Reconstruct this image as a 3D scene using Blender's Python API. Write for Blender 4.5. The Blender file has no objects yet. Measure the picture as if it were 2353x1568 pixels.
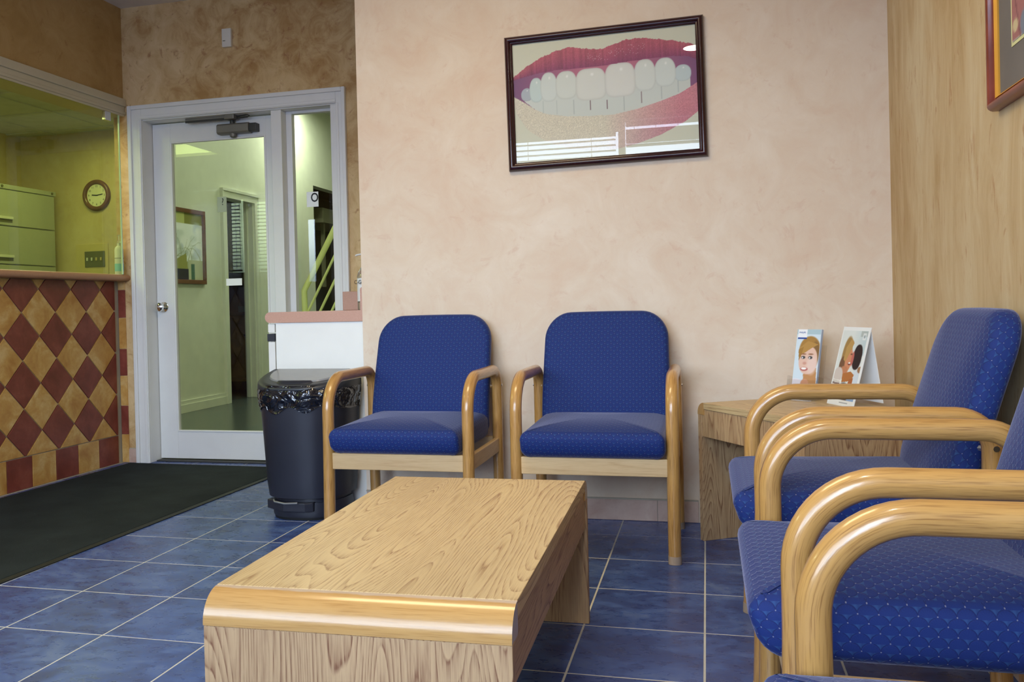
import bpy, math, random
import numpy as np
from mathutils import Vector, Matrix

random.seed(7)
S = bpy.context.scene
COL = S.collection
PI = math.pi

# ------------------------------------------------------------------ camera
cam_d = bpy.data.cameras.new('camera')
cam = bpy.data.objects.new('camera', cam_d)
COL.objects.link(cam)
S.camera = cam
_r, _u, _f = ((0.967694, 0.250982, -0.023995), (0.020945, 0.014815, 0.999671), (-0.251255, 0.967878, -0.009079))
_m = Matrix.Identity(4)
for i in range(3):
    _m[i][0], _m[i][1], _m[i][2] = _r[i], _u[i], -_f[i]
_m.translation = (2.00223, -3.12965, 0.90628)
cam.matrix_world = _m
cam_d.sensor_width = 36.0
cam_d.lens = 36.0 * 2029.33 / 2353.0
cam_d.shift_x = 80.29 / 2353.0
cam_d.shift_y = -62.5 / 2353.0
cam_d.clip_start = 0.02

# ------------------------------------------------------------------ world, exposure
S.view_settings.view_transform = 'Standard'
S.view_settings.look = 'None'
S.view_settings.gamma = 1.0
S.view_settings.use_curve_mapping = False
S.view_settings.exposure = 0.0
W = bpy.data.worlds.new('sky')
S.world = W
W.use_nodes = True
wn, wl = W.node_tree.nodes, W.node_tree.links
wn.clear()
w_out = wn.new('ShaderNodeOutputWorld')
w_bg = wn.new('ShaderNodeBackground')
w_tc = wn.new('ShaderNodeTexCoord')
w_sep = wn.new('ShaderNodeSeparateXYZ')
w_cr = wn.new('ShaderNodeValToRGB')
w_bg.inputs['Strength'].default_value = 16.0
w_map = wn.new('ShaderNodeMath'); w_map.operation = 'MULTIPLY_ADD'
w_map.inputs[1].default_value = 0.5; w_map.inputs[2].default_value = 0.5
wl.new(w_tc.outputs['Generated'], w_sep.inputs[0])
wl.new(w_sep.outputs['Z'], w_map.inputs[0])
wl.new(w_map.outputs[0], w_cr.inputs[0])
e = w_cr.color_ramp.elements
e[0].position = 0.0; e[0].color = (0.10, 0.11, 0.13, 1)
e[1].position = 0.515; e[1].color = (0.15, 0.20, 0.32, 1)
n = w_cr.color_ramp.elements.new(0.54); n.color = (0.78, 0.94, 1.17, 1)
n = w_cr.color_ramp.elements.new(1.0); n.color = (0.58, 0.79, 1.14, 1)
wl.new(w_cr.outputs[0], w_bg.inputs['Color'])
wl.new(w_bg.outputs[0], w_out.inputs[0])


def area(name, loc, size, power, color, rot=(0, 0, 0), portal=False, spread=PI):
    d = bpy.data.lights.new(name, 'AREA')
    d.shape = 'RECTANGLE'
    d.size, d.size_y = size
    d.energy = power
    d.color = color
    d.spread = spread
    o = bpy.data.objects.new(name, d)
    o.location = loc
    o.rotation_euler = rot
    COL.objects.link(o)
    if portal:
        d.cycles.is_portal = True
    return o


# daylight portals in the window openings behind the camera
area('window_portal', (0.03, -4.36, 1.68), (2.38, 1.76), 1, (1, 1, 1), (PI / 2, 0, 0), True)
area('window_portal', (1.68, -4.36, 1.80), (0.80, 1.70), 1, (1, 1, 1), (PI / 2, 0, 0), True)
area('window_portal', (-2.72, -2.66, 1.72), (1.12, 1.0), 1, (1, 1, 1), (PI / 2, 0, 0), True)
# lamps of the rooms (ceiling fittings outside the frame)
CEIL = 2.765
area('lobby_lamp', (0.95, -0.95, CEIL - 0.03), (1.2, 0.6), 31, (1.0, 0.80, 0.47))
area('lobby_lamp', (1.95, -2.35, CEIL - 0.03), (0.14, 0.14), 9, (1.0, 0.84, 0.60)).data.shape = 'DISK'
area('reception_lamp', (-2.85, -0.9, 2.48), (0.6, 1.1), 12, (0.90, 1.0, 0.50))
area('reception_lamp', (-2.05, 1.0, 2.48), (0.5, 0.8), 14, (1.0, 0.95, 0.50))
area('reception_lamp', (-2.85, 2.75, 2.48), (0.5, 0.8), 12, (0.94, 1.0, 0.48))
area('corridor_lamp', (-0.9, 4.0, 3.3), (0.6, 1.2), 26, (0.88, 1.0, 0.72))
area('corridor_lamp', (-2.15, 6.1, 3.3), (0.5, 0.5), 34, (0.92, 1.0, 0.78))


# ------------------------------------------------------------------ material helpers
def srgb(r, g, b):
    def f(c):
        c /= 255.0
        return c / 12.92 if c <= 0.04045 else ((c + 0.055) / 1.055) ** 2.4
    return (f(r), f(g), f(b), 1.0)


class NT:
    def __init__(s, name, rough=0.5, spec=0.5, metal=0.0):
        s.m = bpy.data.materials.new(name)
        s.m.use_nodes = True
        s.t = s.m.node_tree
        s.b = s.t.nodes['Principled BSDF']
        s.b.inputs['Roughness'].default_value = rough
        s.b.inputs['Specular IOR Level'].default_value = spec
        s.b.inputs['Metallic'].default_value = metal

    def n(s, typ, **kw):
        x = s.t.nodes.new(typ)
        for k, v in kw.items():
            setattr(x, k, v)
        return x

    def l(s, a, b):
        s.t.links.new(a, b)

    def v(s, inp, val):
        if hasattr(val, 'is_output') or isinstance(val, bpy.types.NodeSocket):
            s.l(val, inp)
        else:
            inp.default_value = val

    def math(s, op, a, b=0.0, c=0.0, clamp=False):
        x = s.n('ShaderNodeMath', operation=op, use_clamp=clamp)
        s.v(x.inputs[0], a); s.v(x.inputs[1], b); s.v(x.inputs[2], c)
        return x.outputs[0]

    def mix(s, fac, a, b, blend='MIX'):
        x = s.n('ShaderNodeMix', data_type='RGBA', blend_type=blend)
        s.v(x.inputs['Factor'], fac)
        s.v(x.inputs[6], a); s.v(x.inputs[7], b)
        return x.outputs[2]

    def coord(s, kind='Object', scale=(1, 1, 1), rnd=0.0, loc=(0, 0, 0)):
        tc = s.n('ShaderNodeTexCoord')
        mp = s.n('ShaderNodeMapping')
        mp.inputs['Scale'].default_value = scale
        mp.inputs['Location'].default_value = loc
        src = tc.outputs[kind]
        if rnd:
            oi = s.n('ShaderNodeObjectInfo')
            ad = s.n('ShaderNodeVectorMath', operation='ADD')
            ml = s.n('ShaderNodeMath', operation='MULTIPLY')
            ml.inputs[1].default_value = rnd
            s.l(oi.outputs['Random'], ml.inputs[0])
            s.l(src, ad.inputs[0]); s.l(ml.outputs[0], ad.inputs[1])
            src = ad.outputs[0]
        s.l(src, mp.inputs['Vector'])
        return mp.outputs[0]

    def noise(s, co, scale=5, detail=3, rough=0.5, dist=0.0):
        x = s.n('ShaderNodeTexNoise')
        s.l(co, x.inputs['Vector'])
        x.inputs['Scale'].default_value = scale
        x.inputs['Detail'].default_value = detail
        x.inputs['Roughness'].default_value = rough
        x.inputs['Distortion'].default_value = dist
        return x.outputs[0]

    def ramp(s, fac, stops, interp='LINEAR'):
        x = s.n('ShaderNodeValToRGB')
        x.color_ramp.interpolation = interp
        s.l(fac, x.inputs[0])
        el = x.color_ramp.elements
        while len(el) < len(stops):
            el.new(0.5)
        for i, (p, c) in enumerate(stops):
            el[i].position = p
            el[i].color = c if len(c) == 4 else (*c, 1)
        return x.outputs[0]

    def val(s, fac, p0, p1, lo=0.0, hi=1.0):
        x = s.n('ShaderNodeMapRange')
        s.l(fac, x.inputs[0])
        x.inputs[1].default_value = p0; x.inputs[2].default_value = p1
        x.inputs[3].default_value = lo; x.inputs[4].default_value = hi
        return x.outputs[0]

    def bump(s, h, strength=0.2, dist=0.002):
        x = s.n('ShaderNodeBump')
        x.inputs['Strength'].default_value = strength
        x.inputs['Distance'].default_value = dist
        s.l(h, x.inputs['Height'])
        s.l(x.outputs[0], s.b.inputs['Normal'])

    def base(s, c):
        s.v(s.b.inputs['Base Color'], c)
        return s.m


def plain(name, c, rough=0.5, spec=0.5, metal=0.0, var=0.06):
    t = NT(name, rough, spec, metal)
    co = t.coord('Object')
    nz = t.noise(co, 9, 3)
    k = t.val(nz, 0.3, 0.7, 1 - var, 1 + var)
    t.base(t.mix(1.0, c, k, 'MULTIPLY'))
    return t.m


def plaster(name, light, mid, dark, contrast=1.0, stretch=(1, 1, 1), rust=(0.40, 0.18, 0.08, 1), rust_amt=0.5):
    t = NT(name, 0.55, 0.25)
    co = t.coord('Object', stretch)
    a = t.noise(co, 1.6, 4, 0.55, 0.8)
    b = t.noise(co, 5.0, 6, 0.66, 1.3)
    d = t.noise(co, 14.0, 4, 0.6, 1.2)
    s1 = t.math('ADD', t.math('MULTIPLY', a, 0.45), t.math('MULTIPLY', b, 0.55))
    c = t.ramp(s1, [(0.5 - 0.16 / contrast, dark), (0.5, mid), (0.5 + 0.16 / contrast, light)])
    b2 = t.noise(co, 7.5, 6, 0.68, 2.6)
    st = t.val(b2, 0.54, 0.64, 0.0, 1.0)
    msk = t.math('MULTIPLY', st, t.val(d, 0.46, 0.66, 0.0, rust_amt), clamp=True)
    c = t.mix(msk, c, rust)
    hl = t.math('MULTIPLY', t.val(d, 0.60, 0.75, 0.0, 0.3), 1.0)
    c = t.mix(hl, c, light)
    t.base(c)
    t.bump(b, 0.12, 0.004)
    return t.m


P_BACK = plaster('plaster_back', (0.75, 0.655, 0.535, 1), (0.70, 0.58, 0.45, 1), (0.66, 0.50, 0.37, 1), 0.85, rust=(0.60, 0.40, 0.29, 1), rust_amt=0.5)
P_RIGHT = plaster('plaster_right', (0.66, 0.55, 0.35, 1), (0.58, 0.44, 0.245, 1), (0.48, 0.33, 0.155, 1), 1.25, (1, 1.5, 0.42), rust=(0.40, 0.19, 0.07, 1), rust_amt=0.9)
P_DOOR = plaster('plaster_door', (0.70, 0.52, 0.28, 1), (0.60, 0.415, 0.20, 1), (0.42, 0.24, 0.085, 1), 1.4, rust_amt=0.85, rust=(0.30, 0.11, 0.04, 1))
P_LEFT = plaster('plaster_left', (0.50, 0.34, 0.15, 1), (0.43, 0.275, 0.105, 1), (0.34, 0.20, 0.065, 1), 0.9, rust_amt=0.5, rust=(0.26, 0.11, 0.03, 1))  # same plaster as the other lobby walls, darkened here for dim light
P_RECEP = plaster('plaster_reception', (0.70, 0.58, 0.34, 1), (0.62, 0.50, 0.26, 1), (0.54, 0.42, 0.20, 1), 0.8, rust_amt=0.3)
P_CORR = plain('cream_paint', (0.70, 0.72, 0.58, 1), 0.5, 0.3, var=0.03)
M_WHITE = plain('white_paint', (0.74, 0.74, 0.725, 1), 0.35, 0.4, var=0.02)
M_CREAM_TRIM = plain('cream_trim', (0.56, 0.50, 0.36, 1), 0.4, 0.4, var=0.03)
M_CEIL = plain('ceiling_paint', (0.70, 0.66, 0.62, 1), 0.8, 0.2)
M_CEILT = plain('ceiling_tile', (0.66, 0.66, 0.60, 1), 0.85, 0.2)
M_LAMW = plain('white_laminate', (0.80, 0.81, 0.79, 1), 0.4, 0.4, var=0.015)
M_BLACK = plain('black_plastic', (0.020, 0.022, 0.034, 1), 0.38, 0.5)
M_LID = plain('lid_plastic', (0.030, 0.034, 0.042, 1), 0.40, 0.5)
M_LIDP = plain('lid_panel', (0.22, 0.225, 0.235, 1), 0.2, 0.5)
M_STEEL = plain('satin_steel', (0.62, 0.60, 0.56, 1), 0.22, 0.5, 1.0, 0.03)
M_CLOSER = plain('bronze_paint', (0.20, 0.19, 0.165, 1), 0.42, 0.5, 0.3)
M_CLOSERD = plain('dark_bronze', (0.05, 0.05, 0.045, 1), 0.45, 0.5, 0.3)
M_CHROME = plain('polished_metal', (0.80, 0.80, 0.78, 1), 0.06, 0.5, 1.0, 0.0)
M_BEIGE = plain('beige_metal', (0.42, 0.43, 0.36, 1), 0.4, 0.5, var=0.03)
M_PAPER = plain('white_card', (0.86, 0.88, 0.88, 1), 0.5, 0.4, var=0.01)
M_CARDG = plain('reflection_card', (0.40, 0.46, 0.33, 1), 0.5, 0.3, var=0.02)
M_INK = plain('black_ink', (0.012, 0.014, 0.018, 1), 0.5, 0.3)
M_BINK = plain('blue_ink', (0.02, 0.10, 0.35, 1), 0.5, 0.3)
M_WINK = plain('white_ink', (0.85, 0.86, 0.85, 1), 0.5, 0.3, var=0.0)
M_PLATE = plain('dark_plate', (0.13, 0.13, 0.06, 1), 0.3, 0.5)
M_PANEL = plain('plywood_panel', (0.62, 0.50, 0.22, 1), 0.5, 0.3)
M_PANEL2 = plain('dull_shelf', (0.14, 0.14, 0.08, 1), 0.5, 0.3)
M_DARKROOM = plain('unlit_room_dark', (0.035, 0.035, 0.028, 1), 0.7, 0.2)  # darkness of the unlit room put into its surface colour
M_CORRFLOOR = plain('corridor_vinyl', (0.055, 0.075, 0.075, 1), 0.25, 0.5, var=0.15)
M_FRAMEDK = plain('dark_walnut', (0.030, 0.007, 0.009, 1), 0.14, 0.5, var=0.2)
M_RAIL = plain('yellow_rail_paint', (0.75, 0.80, 0.30, 1), 0.4, 0.4, var=0.03)
M_GROUT = plain('grout', (0.60, 0.59, 0.54, 1), 0.8, 0.2, var=0.12)
M_GROUTW = plain('pale_grout', (0.42, 0.38, 0.30, 1), 0.8, 0.2, var=0.1)
M_THERMO = plain('offwhite_plastic', (0.72, 0.68, 0.58, 1), 0.45, 0.4, var=0.02)
M_SLAT = plain('blind_slat', (0.55, 0.55, 0.52, 1), 0.5, 0.3)
M_CABWOOD = plain('brown_cabinet', (0.24, 0.16, 0.04, 1), 0.45, 0.4, var=0.2)
M_RED = plain('dull_red', (0.25, 0.04, 0.05, 1), 0.5, 0.3)
M_TEAL = plain('dull_teal', (0.04, 0.12, 0.11, 1), 0.5, 0.3)
M_GREYBIN = plain('grey_plastic', (0.05, 0.05, 0.05, 1), 0.5, 0.3)
M_BLUELABEL = plain('pale_blue_label', (0.25, 0.60, 0.78, 1), 0.4, 0.4)
M_PALEBLUE = plain('pale_blue_paper', (0.50, 0.62, 0.82, 1), 0.5, 0.3)
M_REDWOOD = plain('red_mahogany', (0.24, 0.055, 0.03, 1), 0.28, 0.5, var=0.25)
M_GOLD = plain('gilt_edge', (0.72, 0.36, 0.05, 1), 0.35, 0.5, 0.4)
M_MATBOARD = plain('grey_matboard', (0.18, 0.165, 0.15, 1), 0.8, 0.2)
M_BEVEL = plain('cream_bevel', (0.70, 0.70, 0.36, 1), 0.7, 0.2)
M_CLOCKFACE = plain('clock_face', (0.80, 0.78, 0.62, 1), 0.4, 0.3)
M_CLOCKWOOD = plain('clock_wood', (0.16, 0.065, 0.028, 1), 0.25, 0.5, var=0.2)
M_LAMP = NT('lamp_diffuser', 0.5)
M_LAMP.b.inputs['Emission Color'].default_value = (0.85, 1.0, 0.62, 1)
M_LAMP.b.inputs['Emission Strength'].default_value = 14.0
M_LAMP = M_LAMP.base((0.8, 0.8, 0.75, 1))


def speck(name, c, c2, rough=0.4):
    t = NT(name, rough, 0.4)
    co = t.coord('Object')
    nz = t.noise(co, 420, 2, 0.6)
    t.base(t.mix(t.val(nz, 0.35, 0.65), c, c2))
    return t.m


M_COUNTER = speck('pink_solid_surface', (0.56, 0.335, 0.26, 1), (0.50, 0.285, 0.215, 1))
M_COUNTER2 = speck('tan_solid_surface', (0.50, 0.27, 0.15, 1), (0.42, 0.21, 0.115, 1))


def glass(name, tint=(1, 1, 1, 1), refl=1.0, rough=0.0):
    """thin pane: see-through with Fresnel reflection"""
    t = NT(name)
    for nd in list(t.t.nodes):
        if nd.type != 'OUTPUT_MATERIAL':
            t.t.nodes.remove(nd)
    out = t.t.nodes['Material Output']
    tr = t.n('ShaderNodeBsdfTransparent'); tr.inputs[0].default_value = tint
    gl = t.n('ShaderNodeBsdfGlossy'); gl.inputs['Roughness'].default_value = rough
    fr = t.n('ShaderNodeFresnel'); fr.inputs[0].default_value = 1.5
    ge = t.n('ShaderNodeNewGeometry')
    k = t.math('MULTIPLY', t.math('MULTIPLY', fr.outputs[0], refl), t.math('SUBTRACT', 1.0, ge.outputs['Backfacing']))
    mx = t.n('ShaderNodeMixShader')
    t.l(k, mx.inputs[0]); t.l(tr.outputs[0], mx.inputs[1]); t.l(gl.outputs[0], mx.inputs[2])
    t.l(mx.outputs[0], out.inputs[0])
    return t.m


M_GLASS = glass('clear_glass', (0.97, 0.985, 0.97, 1))
M_PICGLASS = glass('picture_glass', (0.98, 0.98, 0.98, 1), 1.0)
M_TGLASS = glass('screen_glass', (0.80, 0.84, 0.60, 1), 1.0)
M_ACRYL = glass('clear_acrylic', (0.95, 0.95, 0.95, 1), 1.2)
M_GEDGE = plain('glass_edge', (0.55, 0.72, 0.55, 1), 0.15, 0.5)
t = NT('clear_bottle', 0.05, 0.5); t.b.inputs['Transmission Weight'].default_value = 0.9
M_CLEAR = t.base((0.92, 0.95, 0.90, 1))


def oak(name, light, dark, rings=9.0, su=7.0, sv=1.1, rough=0.35, rnd=7.0, amt=0.75, pore=0.35, coat=0.0, worn=False):
    """oak grain along V (UV in metres); contour lines of a stretched noise give the cathedral figure"""
    t = NT(name, rough, 0.45)
    co = t.coord('UV', (su, sv, 1), rnd)
    nz = t.noise(co, 1.0, 1.3, 0.35, 0.12)
    fw = t.coord('UV', (260, 9, 1), rnd)
    fine = t.noise(fw, 1.0, 3, 0.6, 0.2)
    x = t.math('MULTIPLY', nz, rings)
    x = t.math('ADD', x, t.math('MULTIPLY', fine, 0.22))
    fr = t.math('FRACT', x)
    g = t.ramp(fr, [(0.0, (0, 0, 0)), (0.45, (0.15, 0.15, 0.15)), (0.8, (0.55, 0.55, 0.55)), (0.9, (1, 1, 1)), (1.0, (0.0, 0.0, 0.0))])
    pores = t.coord('UV', (420, 14, 1), rnd)
    pn = t.noise(pores, 1.0, 2, 0.6, 0.0)
    pf = t.val(pn, 0.50, 0.72, 0.0, pore)
    k = t.math('MULTIPLY', g, amt)
    k = t.math('MULTIPLY', k, t.val(fine, 0.38, 0.60, 0.25, 1.25))
    k = t.math('ADD', k, pf, clamp=True)
    c = t.mix(k, light, dark)
    big = t.noise(t.coord('UV', (3, 0.6, 1), rnd), 1.0, 2)
    c = t.mix(1.0, c, t.val(big, 0.3, 0.7, 0.9, 1.08), 'MULTIPLY')
    if worn:      # finish rubbed off along the upper edge (U measured from it)
        tc = t.n('ShaderNodeTexCoord'); sp = t.n('ShaderNodeSeparateXYZ')
        t.l(tc.outputs['UV'], sp.inputs[0])
        wn_ = t.noise(t.coord('UV', (40, 14, 1)), 1.0, 3, 0.6)
        edge = t.math('ADD', sp.outputs[0], t.math('MULTIPLY', t.math('SUBTRACT', wn_, 0.5), 0.012))
        c = t.mix(t.val(edge, 0.007, 0.012, 0.75, 0.0), c, (0.56, 0.46, 0.36, 1))
    t.base(c)
    if coat:
        t.b.inputs['Coat Weight'].default_value = coat
        t.b.inputs['Coat Roughness'].default_value = 0.12
    t.bump(k, 0.08, 0.0006)
    return t.m


M_OAKTOP = oak('oak_laminate_top', (0.61, 0.455, 0.235, 1), (0.32, 0.185, 0.08, 1), rings=40, su=7.0, sv=0.85, rough=0.42, amt=0.95, pore=0.28)
M_OAKPANEL = oak('oak_laminate_panel', (0.52, 0.345, 0.18, 1), (0.21, 0.095, 0.045, 1), rings=44, su=8.0, sv=0.7, rough=0.45, amt=0.95, pore=0.35)
M_OAKNOSE = oak('solid_oak_nosing', (0.52, 0.30, 0.10, 1), (0.36, 0.18, 0.05, 1), rings=6, su=14, sv=0.9, rough=0.25, amt=0.22, pore=0.55, coat=0.5)
M_OAKNOSEW = oak('worn_oak_nosing', (0.52, 0.30, 0.10, 1), (0.36, 0.18, 0.05, 1), rings=6, su=14, sv=0.9, rough=0.25, amt=0.22, pore=0.55, coat=0.5, worn=True)
M_OAKARM = oak('bent_oak', (0.52, 0.285, 0.085, 1), (0.25, 0.11, 0.028, 1), rings=8, su=16, sv=0.8, rough=0.28, amt=0.22, pore=0.8, coat=0.6)
M_OAKRAIL = oak('oak_rail', (0.66, 0.45, 0.22, 1), (0.50, 0.29, 0.12, 1), rings=10, su=10, sv=0.6, rough=0.4, amt=0.45, pore=0.45)
M_WORN = plain('worn_oak_foot', (0.36, 0.27, 0.20, 1), 0.7, 0.3, var=0.3)


def fabric():
    """blue jacquard with a staggered fish-scale figure and small pale dots (UV in metres)"""
    t = NT('blue_scallop_fabric', 0.75, 0.25)
    tc = t.n('ShaderNodeTexCoord')
    sp = t.n('ShaderNodeSeparateXYZ')
    t.l(tc.outputs['UV'], sp.inputs[0])
    p = 0.0255
    u = t.math('DIVIDE', sp.outputs[0], p)
    v = t.math('DIVIDE', sp.outputs[1], p * 0.5)
    j = t.math('FLOOR', v)
    fv = t.math('SUBTRACT', v, j)
    par = t.math('MULTIPLY', t.math('MODULO', t.math('ADD', j, 1000), 2.0), 0.5)

    def scale(off_add, dy_add):
        a = t.math('FRACT', t.math('ADD', t.math('ADD', u, par), off_add))
        dx = t.math('SUBTRACT', a, 0.5)
        dy = t.math('MULTIPLY', t.math('ADD', fv, dy_add), 0.5)
        d = t.math('SQRT', t.math('ADD', t.math('MULTIPLY', dx, dx), t.math('MULTIPLY', dy, dy)))
        ang = t.math('ARCTAN2', dx, dy)
        return dx, dy, d, ang
    dx0, dy0, d0, a0 = scale(0.0, 0.0)
    dx1, dy1, d1, a1 = scale(0.5, 1.0)
    R = 0.54
    inside = t.math('LESS_THAN', d0, R)
    d = t.math('ADD', t.math('MULTIPLY', inside, d0), t.math('MULTIPLY', t.math('SUBTRACT', 1.0, inside), t.math('MULTIPLY', d1, 0.62)))
    ang = t.math('ADD', t.math('MULTIPLY', inside, a0), t.math('MULTIPLY', t.math('SUBTRACT', 1.0, inside), a1))
    rim = t.val(t.math('ABSOLUTE', t.math('SUBTRACT', d0, R - 0.03)), 0.0, 0.05, 1.0, 0.0)
    fan = t.val(t.math('SINE', t.math('MULTIPLY', ang, 18.0)), -1, 1, 0.0, 1.0)
    fan = t.math('MULTIPLY', fan, t.val(d, 0.15, 0.5, 0.0, 1.0))
    h = t.math('SUBTRACT', t.val(d, 0.0, 0.6, 0.2, 1.0), rim)
    # dots on the row lines midway between the scales
    ax = t.math('ABSOLUTE', dx0)
    ddx = t.math('SUBTRACT', 0.5, ax)
    dd = t.math('SQRT', t.math('ADD', t.math('MULTIPLY', ddx, ddx), t.math('MULTIPLY', t.math('SUBTRACT', dy0, 0.06), t.math('SUBTRACT', dy0, 0.06))))
    dot = t.val(dd, 0.030, 0.048, 1.0, 0.0)
    c = t.mix(inside, (0.022, 0.066, 0.205, 1), (0.010, 0.028, 0.150, 1))
    c = t.mix(t.math('MULTIPLY', fan, 0.45), c, (0.010, 0.020, 0.12, 1))
    c = t.mix(t.math('MULTIPLY', rim, 0.55), c, (0.008, 0.014, 0.085, 1))
    c = t.mix(t.math('MULTIPLY', dot, 0.42), c, (0.42, 0.44, 0.52, 1))
    t.base(c)
    t.b.inputs['Sheen Weight'].default_value = 0.42
    t.b.inputs['Sheen Roughness'].default_value = 0.28
    t.b.inputs['Sheen Tint'].default_value = (0.68, 0.64, 0.78, 1)
    wv = t.noise(t.coord('UV', (1, 1, 1)), 1400, 1)
    t.bump(t.math('ADD', h, t.math('MULTIPLY', wv, 0.5)), 0.35, 0.0012)
    return t.m


M_FABRIC = fabric()


def floor_tile():
    t = NT('blue_slate_tile', 0.30, 0.5)
    co = t.coord('Object', (1, 1.5, 1), 31.0)
    a = t.noise(co, 6, 4, 0.56, 0.9)
    b = t.noise(co, 26, 3, 0.55, 0.4)
    s = t.math('ADD', t.math('MULTIPLY', a, 0.72), t.math('MULTIPLY', b, 0.28))
    c = t.ramp(s, [(0.32, (0.036, 0.054, 0.185, 1)), (0.45, (0.046, 0.080, 0.255, 1)), (0.56, (0.066, 0.122, 0.355, 1)), (0.68, (0.12, 0.18, 0.39, 1))])
    pk = t.noise(co, 55, 3, 0.6)
    c = t.mix(t.val(pk, 0.70, 0.78, 0.0, 0.6), c, (0.30, 0.32, 0.40, 1))
    t.base(c)
    t.v(t.b.inputs['Roughness'], t.val(b, 0.3, 0.7, 0.22, 0.42))
    t.bump(b, 0.06, 0.001)
    return t.m


M_TILE = floor_tile()


def wall_tile(name, a, b, c):
    t = NT(name, 0.38, 0.45)
    co = t.coord('Object', (1, 1, 1), 23.0)
    x = t.noise(co, 9, 4, 0.6, 0.4)
    y = t.noise(co, 60, 3, 0.6)
    col = t.ramp(x, [(0.32, a), (0.5, b), (0.68, c)])
    col = t.mix(t.val(y, 0.4, 0.7, 0.0, 0.25), col, a)
    t.base(col)
    t.bump(y, 0.1, 0.001)
    return t.m


M_RTILE = wall_tile('terracotta_red_tile', (0.155, 0.030, 0.018, 1), (0.205, 0.044, 0.028, 1), (0.26, 0.066, 0.042, 1))
M_TTILE = wall_tile('ochre_tan_tile', (0.43, 0.20, 0.042, 1), (0.55, 0.31, 0.085, 1), (0.66, 0.45, 0.19, 1))
M_BASETILE = wall_tile('pinkish_base_tile', (0.46, 0.30, 0.23, 1), (0.56, 0.40, 0.32, 1), (0.62, 0.47, 0.38, 1))


def doormat():
    t = NT('charcoal_carpet_mat', 0.95, 0.1)
    co = t.coord('Object')
    a = t.noise(co, 300, 2)
    b = t.noise(co, 5, 4)
    c = t.mix(a, (0.012, 0.016, 0.018, 1), (0.038, 0.048, 0.050, 1))
    c = t.mix(1.0, c, t.val(b, 0.3, 0.7, 0.8, 1.2), 'MULTIPLY')
    fl = t.noise(co, 130, 1)
    c = t.mix(t.val(fl, 0.80, 0.84, 0.0, 0.8), c, (0.3, 0.3, 0.3, 1))
    t.base(c)
    t.bump(a, 0.6, 0.003)
    return t.m


M_MAT = doormat()
M_RUBBER = plain('black_rubber', (0.010, 0.011, 0.012, 1), 0.6, 0.4)
t = NT('bin_bag_film', 0.07, 0.8)
t.b.inputs['Base Color'].default_value = (0.008, 0.009, 0.014, 1)
_co = t.coord('Object', (1, 1, 1.6))
t.bump(t.noise(_co, 11, 2, 0.5, 1.6), 1.0, 0.03)
M_BAG = t.m

_att = NT('printed_picture', 0.5, 0.3)
_a = _att.n('ShaderNodeAttribute'); _a.attribute_name = 'print'
M_PRINT = _att.base(_a.outputs['Color'])


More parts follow.
